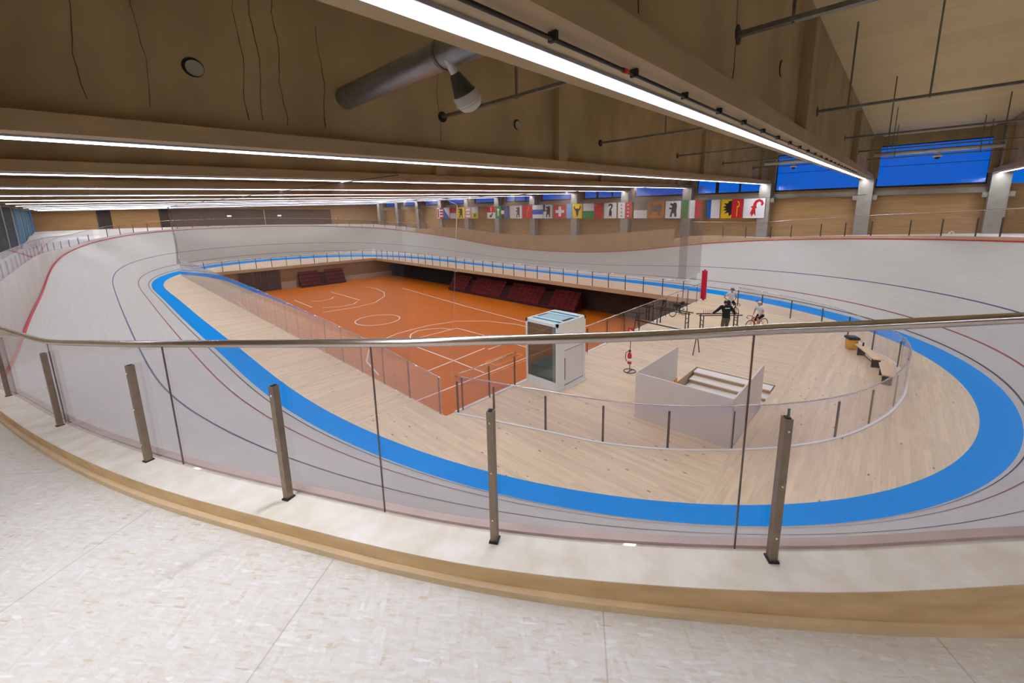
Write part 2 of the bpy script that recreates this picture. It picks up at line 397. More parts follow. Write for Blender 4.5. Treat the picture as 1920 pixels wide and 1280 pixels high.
struct('floor', fl, m_floor)
# slab edge round the opening and the pit
sl = MB()
for a, b in (((OX0, OY0), (OX1, OY0)), ((OX1, OY0), (OX1, OY1)), ((OX1, OY1), (OX0, OY1)), ((OX0, OY1), (OX0, OY0))):
    mx, my = (a[0]+b[0])/2, (a[1]+b[1])/2; ox, oy = (.1 if mx > 25 else -.1 if mx < 10 else 0), (.1 if my > 50 else -.1 if my < 15 else 0)
    sl.box((mx+ox, my+oy, -.2), (abs(a[0]-b[0])+.2 if ox == 0 else .19, abs(a[1]-b[1])+.2 if oy == 0 else .19, .37))
struct('trim_1', sl, m_fascia)
cu = MB(); cu.bb((OX0+.35, OY0-.1, .001), (OX1, OY0, .05)); struct('trim_2', cu, m_white)
# ---------------------------------------------------------------- sports hall below
CZ = -3.06
HX0, HX1, HY0, HY1 = 3.0, 33.2, 9.0, 60.5
mb = MB(); mb.bb((HX0, HY0, CZ-.2), (HX1+1, HY1+1, CZ)); struct('floor_court', mb, m_court)
mb = MB(); mb.bb((HX0, HY1, CZ), (HX1, HY1+.2, -.4)); struct('wall_court_end', mb, M('court_wall_wood', (132, 100, 66), .7, var=.12, vscale=1))
mb = MB(); mb.bb((HX0, HY1-.05, CZ), (19.0, HY1, CZ+.95)); mb.bb((25.4, HY1-.05, CZ), (HX1, HY1, CZ+.75)); struct('baseboard_court_end', mb, M('court_dado', (164, 146, 122), .6))
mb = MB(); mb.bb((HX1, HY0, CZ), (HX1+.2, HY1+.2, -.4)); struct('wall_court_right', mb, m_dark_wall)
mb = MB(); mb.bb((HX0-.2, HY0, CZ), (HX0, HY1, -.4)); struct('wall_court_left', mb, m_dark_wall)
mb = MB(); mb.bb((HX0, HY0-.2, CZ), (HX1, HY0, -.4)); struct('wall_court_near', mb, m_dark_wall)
lines = {'A': [(27.86, 48.23), (26.36, 33.44), (25.64, 23.54)], 'B1': [(25.2, 53.2), (25.44, 50.66), (24.83, 47.55), (23.57, 45.08), (21.13, 42.6), (18.67, 41.9), (15.39, 42.3)],
 'B2': [(20.04, 44.67), (19.12, 43.6), (17.75, 43.5), (16.17, 44.4)], 'B3': [(19.5, 49.66), (18.67, 48.5), (17.38, 48.2), (16.8, 49.0)], 'B4': [(15.68, 51.24), (15.55, 45.59)], 'B5': [(20.56, 53.21), (20.58, 45.15)],
 'D': [(10.99, 22.5), (11.6, 25.3), (12.8, 27.4), (14.29, 28.81), (16.35, 29.64), (19.25, 29.76), (21.89, 28.96), (23.69, 26.9), (24.62, 23.95), (24.69, 18.)], 'D2': [(16.02, 26.73), (16.52, 28.0), (17.0, 28.6), (17.83, 29.0), (18.63, 28.84), (19.65, 28.12), (19.97, 27.06)],
 'E': [(15.5, 27.2), (17.57, 27.2), (20.5, 27.12), (20.59, 23.95), (20.6, 18.)], 'F': [(18.5, 20.9), (26.36, 21.13)], 'G': [(15.48, 27.2), (15.48, 20.85), (15.4, 17.85)], 'H': [(13.23, 20.76), (18.52, 21.3)],
 'N': [(11.2, 56.), (10.3, 46.89), (9.91, 36.23), (9.69, 25.5), (9.9, 17.68)], 'END': [(9.9, 17.7), (25.5, 17.6), (25.64, 23.54)]}
ylines = {'Y1': [(16.73, 19.18), (16.72, 18.15), (19.19, 18.15), (19.25, 19.09), (16.73, 19.18)], 'Y2': [(15.48, 17.4), (20.45, 17.3), (20.78, 19.64)]}
def ribbon(mb, pts, wd, z, h=.004):
    for a, b in zip(pts[:-1], pts[1:]):
        mb.bar((a[0], a[1], z), (b[0], b[1], z), wd, h)
mb = MB()
for p in lines.values(): ribbon(mb, p, .09, CZ+.003)
ribbon(mb, [(17.5+1.95*math.cos(a*PI/24), 35.1+1.95*math.sin(a*PI/24)) for a in range(49)], .09, CZ+.003)
struct('trim_3', mb, m_white)
mb = MB()
for p in ylines.values(): ribbon(mb, p, .08, CZ+.004)
struct('trim_4', mb, m_yellow)

def bleacher(label, x0, y0, axis, length, tiers, gaps, group=None, h=2.2):
    """telescopic bleacher: front faces -x (axis 'y') or -y (axis 'x')"""
    o = thing('bleacher', label, 'bleacher', (x0, y0, CZ), group=group)
    def W(u, d, z): return (x0+d, y0+u, CZ+z) if axis == 'y' else (x0+u, y0+d, CZ+z)
    fr = MB()
    for t in range(tiers):
        fr.bb(W(0, .25*t, 0 if t == 0 else .15), W(length, .25*t+.24, .3+t*(h-.6)/tiers))
    link('frame', fr, m_seat_side, o)
    segs = []; u = 0
    for g0, g1 in gaps+[(length, length)]:
        segs.append((u, g0)); u = g1
    for t in range(tiers):
        for a, b in segs:
            st = MB()
            n = max(1, int((b-a)/.55)); 
            for k in range(n):
                ua, ub = a+(b-a)*k/n+.03, a+(b-a)*(k+1)/n-.03
                z = .3+t*(h-.6)/tiers
                st.bb(W(ua, .25*t-.02, z+.02), W(ub, .25*t+.22, z+.09)); st.bb(W(ua, .25*t+.16, z+.09), W(ub, .25*t+.22, z+.32))
            link('seat_row', st, m_seat, o)
    return o
bleacher('long dark red telescopic bleacher along the far side of the sunken court', 30.9, 22.3, 'y', 20., 5, [(3.3, 4.6), (9.3, 10.4), (15.6, 16.6)])
bleacher('short dark red folded bleacher against the end wall of the sunken court', 19.2, 59.2, 'x', 6.0, 4, [(2.6, 3.4)], h=2.6)
o = thing('stage_curtain', 'brown hanging curtain on the end wall of the sunken court', 'curtain', (14.9, 60.35, CZ))
rows = []
for z in (CZ+.02, -.45):
    rows.append([(12.5+4.6*i/60, 60.3-.07*math.sin(i*1.3)-.05*math.sin(i*.47), z) for i in range(61)])
mb = MB().quad_grid(rows); link('fabric', mb, m_curtain, o)
link('curtain_track', MB().bb((12.4, 60.24, -.47), (17.2, 60.3, -.42)), m_darksteel, o)
for k in range(6):
    y = 44.5+k*2.5
    o = struct('window_%d' % (20+k), MB().bb((HX1-.06, y, CZ+.1), (HX1-.005, y+2.3, CZ+2.4)), m_pane)
    link('window_frame', MB().bb((HX1-.09, y-.1, CZ+.05), (HX1-.01, y-.02, CZ+2.5)), m_darksteel, o)
o = thing('scoreboard', 'small lit blue scoreboard on the dark wall above the red bleacher', 'scoreboard', (32.9, 43.2, CZ+2.05))
link('case', MB().bb((32.9, 42.7, CZ+2.05), (33.15, 43.7, CZ+2.65)), m_blackp, o)
link('screen', MB().bb((32.88, 42.75, CZ+2.1), (32.9, 43.65, CZ+2.6)), M('lit_screen', (20, 40, 60), .3, emit=((90, 170, 230), 2.)), o)

# ---------------------------------------------------------------- walkway round the rim
def catmull(pts, n=6):
    P = [np.array(p, float) for p in pts]; P = [2*P[0]-P[1]]+P+[2*P[-1]-P[-2]]; out = []
    for i in range(1, len(P)-2):
        for k in range(n):
            f = k/n; a, b, c, d = P[i-1:i+3]
            out.append(.5*(2*b+(c-a)*f+(2*a-5*b+4*c-d)*f*f+(3*b-a-3*c+d)*f**3))
    out.append(P[-2]); return out
zs = np.where(EDGE[:, 0] > 25, np.where(EDGE[:, 1] < 16.6, 4.2, np.where(EDGE[:, 1] < 52, 3.55, 4.1)), 3.92)
zw = np.maximum(EDGE[:, 2]+.2, zs)
zw = np.convolve(np.r_[zw[-12:], zw, zw[:12]], np.ones(25)/25, 'valid')
zw = np.maximum(zw, EDGE[:, 2]+.15)
WE = np.c_[EDGE[:, :2]+NRM*.12, zw]
NEAR = [(-2.0, 14.0, 4.0), (-1.75, 12.3, 4.08), (-1.38, 10.0, 4.25), (-1.04, 8.3, 4.45), (-.73, 7.02, 4.61), (-.31, 5.16, 4.76), (.12, 3.44, 4.96), (.58, 2.3, 5.0), (1.11, 1.24, 5.01), (1.78, .25, 5.05),
        (2.44, -.55, 5.13), (3.3, -1.45, 5.15), (4.6, -2.7, 5.17), (6.5, -4.1, 5.2), (8.6, -5.3, 5.22)]
NS = 8
near = np.array(catmull(NEAR, NS))
IA, IB = 1370, 1540
rim = np.vstack([WE[IB:][::6], WE[:IA][::6], near, WE[IB:IB+1]])
def offs(path, d):
    t = np.gradient(path[:, :2], axis=0); t /= np.linalg.norm(t, axis=1)[:, None]
    n = np.c_[t[:, 1], -t[:, 0]]
    q = path.copy(); q[:, :2] += n*np.asarray(d).reshape(-1, 1) if np.ndim(d) else n*d
    return q
XW0, XW1, YW0, YW1 = -3.6, 42.6, -11., 81.5
def clamp(q):
    q = q.copy(); q[:, 0] = np.clip(q[:, 0], XW0, XW1); q[:, 1] = np.clip(q[:, 1], YW0, YW1); return q
zfl = np.minimum(4.905, rim[:, 2]-.1)
isnear = (rim[:, 0] < 12) & (rim[:, 1] < 30)
zfl = np.where(isnear, zfl, rim[:, 2]-.02)
def withz(q, z): q = q.copy(); q[:, 2] = z; return q
rows = [clamp(withz(offs(rim, d), zfl)) for d in (.19, .6, 1.5, 3., 5., 9., 16.)]
struct('floor_walkway', MB().quad_grid(rows, smooth=False), m_osb)
# wooden ledge that carries the near fence
led = near
zf2 = np.minimum(4.905, led[:, 2]-.1)
ledge = thing('wooden_ledge', 'curved pale spruce ledge at the edge of the chipboard walkway, under the nearest glass fence', 'ledge', (.6, 2.2, 4.9))
def strip_box(path, d0, d1, z0, z1):
    a, b = offs(path, d0), offs(path, d1)
    return MB().quad_grid([withz(a, z0), withz(b, z0), withz(b, z1), withz(a, z1), withz(a, z0)], smooth=False)
link('top_board', strip_box(led, -.03, .1735, led[:, 2]-.004, led[:, 2]), m_spruce, ledge)
link('riser', strip_box(led, .12, .172, zf2, led[:, 2]-.004), m_spruce_face, ledge)
link('kerb', strip_box(led, .172, .2, zf2, zf2+.03), M('kerb_wood', (236, 210, 168), .55, var=.1, vscale=4), ledge)
link('upstand', strip_box(led, -.075, -.03, led[:, 2]-.25, led[:, 2]+.014), m_pink, ledge)
# fascia between the upper edge of the bank and the walkway
fa = MB()
e2 = EDGE+np.c_[NRM*.055, 0*BANK]
sel = list(range(0, 640, 6))
fa.quad_grid([[tuple(e2[i]-np.array([0, 0, .25])) for i in sel], [(e2[i][0], e2[i][1], WE[i][2]) for i in sel], [(WE[i][0]+NRM[i][0]*.3, WE[i][1]+NRM[i][1]*.3, WE[i][2]) for i in sel]])
struct('trim_8', fa, m_fascia); fa = MB()
sel2 = list(range(IB, NT, 6))+[0]
sel = list(range(636, IA, 6))
fa.quad_grid([[tuple(e2[i]-np.array([0, 0, .25])) for i in sel], [(e2[i][0], e2[i][1], WE[i][2]) for i in sel], [(WE[i][0]+NRM[i][0]*.3, WE[i][1]+NRM[i][1]*.3, WE[i][2]) for i in sel]])
fa.quad_grid([[tuple(e2[i]-np.array([0, 0, .25])) for i in sel2], [(e2[i][0], e2[i][1], WE[i][2]) for i in sel2], [(WE[i][0]+NRM[i][0]*.3, WE[i][1]+NRM[i][1]*.3, WE[i][2]) for i in sel2]])
nb = offs(led, -.075); nidx = np.linspace(IA, IB, len(led)).astype(int)
fa.quad_grid([[tuple(e2[i]-np.array([0, 0, .02])) for i in nidx], [tuple(p-np.array([0, 0, .15])) for p in nb]])
struct('trim_5', fa, m_fascia_pale)
# solid parapet on the far straight
pts = [(16.7, 4.92), (18.5, 4.74), (20.9, 4.46), (25.6, 4.05), (30.1, 3.81), (36.6, 3.62), (40.6, 3.62), (45.1, 3.83), (52, 4.42), (55, 4.6), (58, 4.5)]
py = np.array([p[0] for p in pts]); pz = np.array([p[1] for p in pts])
sel = [i for i in range(NT) if EDGE[i, 0] > 30 and 16.7 <= EDGE[i, 1] <= 58][::5]
ztop = np.interp([EDGE[i, 1] for i in sel], py, pz)
ztop = np.convolve(np.r_[[ztop[0]]*4, ztop, [ztop[-1]]*4], np.ones(9)/9, 'valid')
ztop = np.maximum(ztop, [EDGE[i, 2]+.12 for i in sel])
pa = MB(); a_ = [e2[i]+np.array([NRM[i, 0]*.008, NRM[i, 1]*.008, 0]) for i in sel]
def ro(d, z): return [(EDGE[i, 0]+NRM[i, 0]*d, EDGE[i, 1]+NRM[i, 1]*d, zz) for i, zz in zip(sel, z)]
zb = [EDGE[i, 2]-.2 for i in sel]
pa.quad_grid([ro(.05, zb), ro(.05, ztop), ro(.14, ztop), ro(.14, zb)], smooth=False)
tag(link('parapet', pa, m_fascia), 'tan wooden parapet with a dipped upper edge above the far straight of the track', 'parapet')

# ---------------------------------------------------------------- fences
def arclen(P): return np.r_[0, np.cumsum(np.linalg.norm(np.diff(P[:, :2], axis=0), axis=1))]
def along(P, s):
    L = arclen(P); return np.array([np.interp(s, L, P[:, k]) for k in range(P.shape[1])])
def sub(P, s0, s1, step=.25):
    n = max(2, int((s1-s0)/step)+1)
    return np.array([along(P, s) for s in np.linspace(s0, s1, n)])
def fence(name, label, path, posts, post_h, rail_h, glass_mat_, breaks=None, post_sz=(.05, .05), post_off=.04, rail_r=.021, rail_off=0., bolts=False, gap=.008, base_gap=.02, post_mat=None, cat='glass fence', thick=.014, group=None, seal=False):
    """path: (n,3) base points; rail_h number or array along path"""
    P = np.c_[path, np.full(len(path), rail_h) if np.ndim(rail_h) == 0 else rail_h]
    Lt = arclen(P)[-1]; m0 = along(P, Lt/2)
    o = thing(name, label, cat, tuple(m0[:3]), group=group)
    breaks = [0]+list(breaks if breaks is not None else posts)+[Lt]
    breaks = sorted(set(round(b, 4) for b in breaks if 0 <= b <= Lt))
    for a, b in zip(breaks[:-1], breaks[1:]):
        if b-a < .1: continue
        S = sub(P, a+gap/2, b-gap/2); h = thick/2
        A, B = offs(S, -h), offs(S, h)
        lo = lambda q: [(p[0], p[1], p[2]+base_gap) for p in q]; hi = lambda q: [(p[0], p[1], p[2]+p[3]-.02) for p in q]
        mb = MB().quad_grid([lo(A), lo(B), hi(B), hi(A), lo(A)], smooth=False)
        for q, e in ((0, 1), (-1, -1)):
            o4 = [lo(A)[q], lo(B)[q], hi(B)[q], hi(A)[q]]
            mb.poly(o4[::e])
        link('glass_panel', mb, glass_mat_, o)
    if seal:
        for b in breaks[1:-1]:
            p = along(P, b); link('joint_seal', MB().box((p[0], p[1], p[2]+.01+p[3]/2), (.006, .006, p[3]-.03), .6), m_post, o)
    for s in posts:
        p = along(P, s); q = along(P, min(Lt, s+.05)); r_ = along(P, max(0, s-.05)); t = (q-r_)[:2]; t /= np.linalg.norm(t); n = np.array([t[1], -t[0]])
        c = p[:2]+n*post_off; rz = math.atan2(t[1], t[0]); ph = post_h if post_h > 0 else p[3]-.03
        po = link('post', MB().box((c[0], c[1], p[2]+ph/2), (post_sz[0], post_sz[1], ph), rz), post_mat or m_post, o)
        if bolts:
            WORLD[po.name] = WORLD[o.name]
            link('end_cap', MB().box((c[0], c[1], p[2]+ph+.001), (post_sz[0]-.012, post_sz[1]-.012, .004), rz), m_blackp, po)
            for zb_ in (.12, .36, .6):
                bx = c+n*(post_sz[1]/2+.002)
                link('bolt', MB().ball((bx[0], bx[1], p[2]+zb_), .006, 8), m_chrome, po)
            link('base_plate', MB().box((c[0], c[1], p[2]+.004), (post_sz[0]+.012, post_sz[1]+.012, .008), rz), m_darksteel, po)
    S = offs(sub(P, 0, Lt, .3), rail_off)
    link('handrail', MB().tube([(p[0], p[1], p[2]+p[3]) for p in S], rail_r, 10), m_rail, o)
    return o
# nearest fence: posts, joints and rail heights follow the walk
npath = near[3*NS:]                                   # from the straight's end to the right
RH = {4: .777, 5: .744, 6: .777, 7: .865, 8: .962, 9: 1.009, 10: .975, 11: .97, 12: .97, 13: .97, 14: .97, 3: .86, 2: .95, 1: 1.03, 0: 1.07}
nrh = np.interp(np.arange(len(near))/NS, sorted(RH), [RH[k] for k in sorted(RH)])
NL_ = arclen(near); st = lambda k: NL_[k*NS]
def nearest_s(x, y):
    d = np.hypot(near[:, 0]-x, near[:, 1]-y); return NL_[int(d.argmin())]
s0 = st(4)-2.2
F = sub(np.c_[near, nrh], s0, NL_[-1]-1, .12)
posts = [st(k)-s0 for k in (4, 5, 6, 7, 8, 9)]+[st(9)-s0+1.35, st(9)-s0+2.7, st(9)-s0+4.1, st(9)-s0+5.5]
brk = [st(4)-s0-.9, st(5)-s0+.05, nearest_s(.24, 3.1)-s0, nearest_s(.85, 1.75)-s0, nearest_s(1.66, .42)-s0, st(9)-s0+2.0, st(9)-s0+4.8]
fence('glass_fence', 'nearest glass fence with steel half posts and a round handrail, on the curved ledge', F[:, :3], posts, .65, F[:, 3], m_glass, breaks=brk, bolts=True, post_mat=m_steel, gap=.006, post_sz=(.03, .036), post_off=.026, seal=True)
# rim fences further away
def rim_path(i0, i1, step=4):
    i = np.arange(i0, i1, step) % NT; q = WE[i].copy(); q[:, :2] += NRM[i]*.05; return q
i14 = int(np.argmin(np.where((EDGE[:, 0] < 5), abs(EDGE[:, 1]-14.5), 99)))
i60 = int(np.argmin(np.where((EDGE[:, 0] < 10), abs(EDGE[:, 1]-62), 99)))
lp = rim_path(i60, i14); L = arclen(lp)[-1]
fence('glass_fence', 'long glass fence on the rim beside the dark windows, left of the near straight', lp, list(np.arange(.9, L, 2.)), .65, 1.1, m_glass, breaks=list(np.arange(1.9, L, 2.)))
i57 = int(np.argmin(np.where((EDGE[:, 0] > 35), abs(EDGE[:, 1]-58), 99)))
lp = rim_path(i57, i60-4); L = arclen(lp)[-1]
fence('glass_fence', 'glass fence on the rim of the far bend in front of the end wall', lp, list(np.arange(.9, L, 2.)), .9, 1.1, m_glass_clear, breaks=list(np.arange(1.9, L, 2.)))
i16 = int(np.argmin(np.where((EDGE[:, 0] > 35), abs(EDGE[:, 1]-16.6), 99)))
lp = rim_path(20, i16+2); L = arclen(lp)[-1]; lens = arclen(lp)
ps = [lens[int(np.hypot(lp[:, 0]-x, lp[:, 1]-y).argmin())] for x, y in ((28.7, -5.0), (30.32, -4.01), (31.76, -2.92), (33.08, -1.7), (34.27, -.38), (35.41, 1.14), (36.49, 2.84), (37.34, 4.47), (38.13, 6.26), (38.73, 7.94), (39.3, 9.88), (39.9, 12.), (40.5, 14.2))]
fence('glass_fence', 'glass fence with thin dark posts above the right bend, below the blue windows', lp, ps, .95, 1.35, m_glass_clear, breaks=[p+.9 for p in ps])
o = thing('sign_plate', 'small white diamond sign on the glass fence above the right bend', 'sign', (32.45, -2.35, 5.2), math.radians(-47+90))
link('plate', MB().poly([(0, -.2, 0), (0, 0, -.12), (0, .2, 0), (0, 0, .12)], (.01, 0, 0)), m_white, o, False)
link('mark', MB().poly([(-.004, -.07, 0), (-.004, 0, -.05), (-.004, .07, 0), (-.004, 0, .05)], (.003, 0, 0)), m_greyp, o, False)

# balustrades of the infield
H_IN = 1.31
y0s = 10.45
nl = np.array([(OX0-.06, y, 0) for y in np.arange(10.4, 60.4, .5)])
fence('balustrade', 'tall glass balustrade along the near side of the floor opening', nl, list(np.arange(.2, 49.8, 1.83)), -1, np.interp(nl[:, 1], [10.4, 14, 18, 24, 30, 60], [1.32, 1.55, 1.7, 1.82, 1.95, 2.0]), m_glass_long, rail_r=.011, post_off=.03, post_sz=(.05, .025), cat='balustrade', breaks=list(np.arange(1.1, 49.8, 1.83)))
ne1 = np.array([(x, OY0-.06, 0) for x in np.arange(7.75, 10.75, .25)])
fence('balustrade', 'short glass balustrade at the opening, left of the white lift', ne1, [.08, 1.3, 2.6], 1.2, H_IN, m_glass_clear, post_off=.03, post_sz=(.05, .025), cat='balustrade')
ne2 = np.array([(x, OY0-.06, 0) for x in np.arange(13.4, 30.35, .25)])
fence('balustrade', 'glass balustrade from the white lift to the red pad along the floor opening', ne2, list(np.arange(.1, 16.8, 1.76)), 1.2, H_IN, m_glass_clear, post_off=.03, post_sz=(.05, .025), cat='balustrade')
fl_ = np.array([(OX1+.06, y, 0) for y in np.arange(11.2, 60.4, .4)])
fence('balustrade', 'long balustrade along the far side of the floor opening, below the flags', fl_, list(np.arange(.5, 49., 1.66)), H_IN-.02, H_IN, m_glass_clear, post_off=.0, post_sz=(.06, .05), cat='balustrade', thick=.01)
fe = np.array([(x, OY1+.06, 0) for x in np.arange(7.3, 30.4, .4)])
fence('balustrade', 'balustrade along the far end of the floor opening', fe, list(np.arange(.3, 23., 1.75)), H_IN-.02, H_IN, m_glass_clear, post_off=.0, post_sz=(.06, .05), cat='balustrade', thick=.01)
cpts = [(7.55, 10.2), (8.03, 8.92), (8.61, 7.26), (9.2, 5.6), (10.11, 4.05), (11.24, 2.7), (12.4, 1.6), (13.83, .6), (15.44, -.1), (17.4, -.66), (19.8, -.95), (22.2, -.75), (24.2, .15), (25.9, 1.2), (27.3, 2.5), (28.5, 4.2), (29.4, 6.0), (30.1, 7.67)]
cp_ = np.array([(*p, 0) for p in catmull(cpts, 6)]); cl_ = arclen(cp_)
ps = [cl_[6*k]+(.03 if k == 0 else -.03 if k == len(cpts)-1 else 0) for k in range(len(cpts))]
fence('balustrade', 'curved glass balustrade with a round rail, round the near end of the infield', cp_, ps, 1.12, H_IN, m_glass, post_off=-.045, post_sz=(.06, .035), cat='balustrade', breaks=[(a+b)/2 for a, b in zip(ps[:-1], ps[1:])])
mb = strip_box(cp_, -.02, .05, np.full(len(cp_), .002), np.full(len(cp_), .025)); struct('trim_6', mb, m_white)

# ---------------------------------------------------------------- shell of the hall
def zf(x): return 7.65+.03*x          # underside of the beams
def zr(x): return 10.8+.03*x          # roof
DY = 6.95; BY0 = 2.17
NB = list(range(-1, 12))
XE = 41.19
cb = MB()
cb.hexa([(XW0, YW0, zr(XW0)), (XW1+.4, YW0, zr(XW1)), (XW1+.4, YW1, zr(XW1)), (XW0, YW1, zr(XW0)), (XW0, YW0, zr(XW0)+.3), (XW1+.4, YW0, zr(XW1)+.3), (XW1+.4, YW1, zr(XW1)+.3), (XW0, YW1, zr(XW0)+.3)])
struct('ceiling', cb, m_ceil)
ORD = {-1: 'rearmost', 0: 'nearest', 1: 'second', 2: 'third', 3: 'fourth', 4: 'fifth', 5: 'sixth', 6: 'seventh', 7: 'eighth', 8: 'ninth', 9: 'tenth', 10: 'eleventh', 11: 'farthest'}
TRAYX = [6.6+7.4*j for j in range(5)]
def tz(x): return 8.75+.03*x
for k in NB:
    y = BY0+DY*k
    lab = {-1: 'brown roof beam at the right edge of the photo, its end by the blue window', 0: 'nearest deep brown roof beam, running overhead to the grey column right of the flags'}.get(k, '%s deep brown roof beam counted from the camera, across the whole hall' % ORD[k])
    o = thing('roof_beam', lab, 'roof beam', (19, y, zf(19)), group='roof beams')
    x0, x1 = XW0+.02, XE
    def slab(y0, y1, a0, a1): return [(x0, y0, zf(x0)+a0), (x1, y0, zf(x1)+a0), (x1, y1, zf(x1)+a0), (x0, y1, zf(x0)+a0), (x0, y0, zf(x0)+a1), (x1, y0, zf(x1)+a1), (x1, y1, zf(x1)+a1), (x0, y1, zf(x0)+a1)]
    link('flange', MB().hexa(slab(y-.45, y+.38, 0, .27)), m_flange, o)
    link('web', MB().hexa(slab(y-.2, y+.13, .27, 3.14)), m_concrete, o)
    for xr in (11.35, 25.0, 38.4):
        for sgn in (-1, 1):
            ya, yb = (y-.43, y-.2) if sgn < 0 else (y+.13, y+.36)
            h = MB(); xa, xb = xr-.24, xr+.24
            h.hexa([(xa, ya, zf(xa)+.27), (xb, ya, zf(xb)+.27), (xb, yb, zf(xb)+.27), (xa, yb, zf(xa)+.27), (xa, ya, zf(xa)+2.6), (xb, ya, zf(xb)+2.6), (xb, yb, zf(xb)+2.6), (xa, yb, zf(xa)+2.6)])
            link('stiffener', h, m_concrete, o)
    if k in (0, 1, -1):
        for hx_ in (1.65, 9.35):
            Mx = Matrix.Translation((hx_, y-.2, tz(hx_)+.13)) @ Matrix.Rotation(PI/2, 4, 'X')
            hc = link('service_hole', MB().lathe([(.15, -.005), (.15, .012)], 20, Mx), m_blackp, o)
            Mx = Matrix.Translation((hx_+.018, y-.213, tz(hx_)+.12)) @ Matrix.Rotation(PI/2, 4, 'X')
            WORLD[hc.name] = WORLD[o.name]
            link('hole_cover', MB().lathe([(.125, 0), (.12, .01)], 20, Mx), m_column if k == 1 else m_flange, hc)
    if k <= 2:
        for hx_ in TRAYX:
            Mx = Matrix.Translation((hx_, y-.2, tz(hx_))) @ Matrix.Rotation(PI/2, 4, 'X')
            link('sleeve', MB().lathe([(.13, -.004), (.13, .012)], 16, Mx), m_blackp, o)
    if k in (0, 1):
        for (cx_, zt, pts_) in ((1.05, 2.9, 7), (.35, 2.3, 5), (2.35, 2.75, 8), (2.6, 2.8, 7), (2.95, 2.7, 9), (3.7, 2.4, 6), (6.5, 2.6, 7)):
            rr = random.Random(int(cx_*100)+k); p = []; z = zt
            for q in range(2*pts_):
                p.append((cx_+rr.uniform(-.012, .012)+.03*math.sin(q*.7+cx_), y-.203, zf(cx_)+z)); z -= (zt-.35)/pts_/2
            cr = MB().tube(p, [.003+.004*rr.random() for _ in p], 4)
            link('crack', cr, m_crack, o)
    s = thing('strip_light', {-1: 'white LED strip light under the beam at the right edge, seen only at its end', 0: 'nearest and widest white LED strip light, glaring under the overhead beam'}.get(k, 'white LED strip light under the %s roof beam counted from the camera' % ORD[k]), 'strip light', (19, y+.03, zf(19)-.02), group='LED strip lights under the roof beams')
    xs0 = -2.9
    def lb(y0, y1, a0, a1): return [(xs0, y0, zf(xs0)+a0), (x1-.1, y0, zf(x1)+a0), (x1-.1, y1, zf(x1)+a0), (xs0, y1, zf(xs0)+a0), (xs0, y0, zf(xs0)+a1), (x1-.1, y0, zf(x1)+a1), (x1-.1, y1, zf(x1)+a1), (xs0, y1, zf(xs0)+a1)]
    link('housing', MB().hexa(lb(y-.055, y+.115, -.03, -.002)), m_alu, s)
    link('diffuser', MB().hexa(lb(y-.035, y+.095, -.036, -.031)), m_led_near if k <= 0 else m_led, s)
    link('added_lip', MB().hexa(lb(y-.046, y-.037, -.052, -.031)), m_lip_glow, s)  # added lips: hide the diffuser at low angles and glow dimly instead
    link('added_lip', MB().hexa(lb(y+.097, y+.106, -.052, -.031)), m_lip_glow, s)
# conduit with clips under the nearest beam
o = thing('cable_conduit', 'thin dark conduit with clips beside the nearest LED strip, under the overhead beam', 'conduit', (10, BY0-.28, zf(10)-.06))
link('pipe', MB().tube([(x, BY0-.28, zf(x)-.05) for x in np.linspace(-2, 41, 30)], .016, 8), m_darksteel, o)
for k in range(24):
    x = 1.2+k*1.15
    link('clip', MB().box((x, BY0-.28, zf(x)-.035), (.03, .07, .066)), m_blackp, o)
mb = MB().tube([(3.3, BY0-.28, zf(3.3)-.05), (3.38, BY0-.28, zf(3.38)-.05)], .022, 8); link('coupling', mb, m_red, o)
# trays
for j, x in enumerate(TRAYX):
    z = tz(x)
    o = thing('cable_tray', ['galvanised tray on rods, nearest to the round duct', 'second galvanised tray on rods from the round duct, through the beam holes', 'third galvanised tray on rods from the round duct, through the beam holes', 'fourth galvanised tray on rods from the round duct, near the window end', 'farthest galvanised tray on rods, nearest to the blue windows'][j], 'cable tray', (x, 5, z), group='trays through the roof beams')
    b = MB(); ya, yb = -9., 30.
    b.bb((x-.05, ya, z-.03), (x+.05, yb, z-.02)); b.bb((x-.05, ya, z-.02), (x-.042, yb, z+.03)); b.bb((x+.042, ya, z-.02), (x+.05, yb, z+.03))
    link('channel', b, m_galv, o)
    for yy in ((-4.2, -.25, 1.3, 6.3, 13.3) if j < 2 else (-3.2, .6, 5.2, 12.4)):
        link('hanger', MB().bb((x-.025, yy-.02, z-.05), (x+.025, yy+.02, zr(x)-.01)), m_galv, o)
o = thing('round_duct', 'fat galvanised round duct overhead, running from beam to beam', 'duct', (4.15, 5.5, 8.93))
pr = []
pp = [(4.15, yy, 8.93) for yy in np.arange(BY0+.14, BY0+DY-.19, .06)]
link('duct', MB().tube(pp, [.215+(.006 if i % 3 == 0 else 0) for i in range(len(pp))], 28), M('duct_zinc', (150, 150, 152), .38, metal=.75, var=.12, vscale=6), o)
for yy in (4.6, 5.5):
    link('joint_ring', MB().tube([(4.15, yy-.03, 8.93), (4.15, yy+.03, 8.93)], .232, 28), m_galv, o)
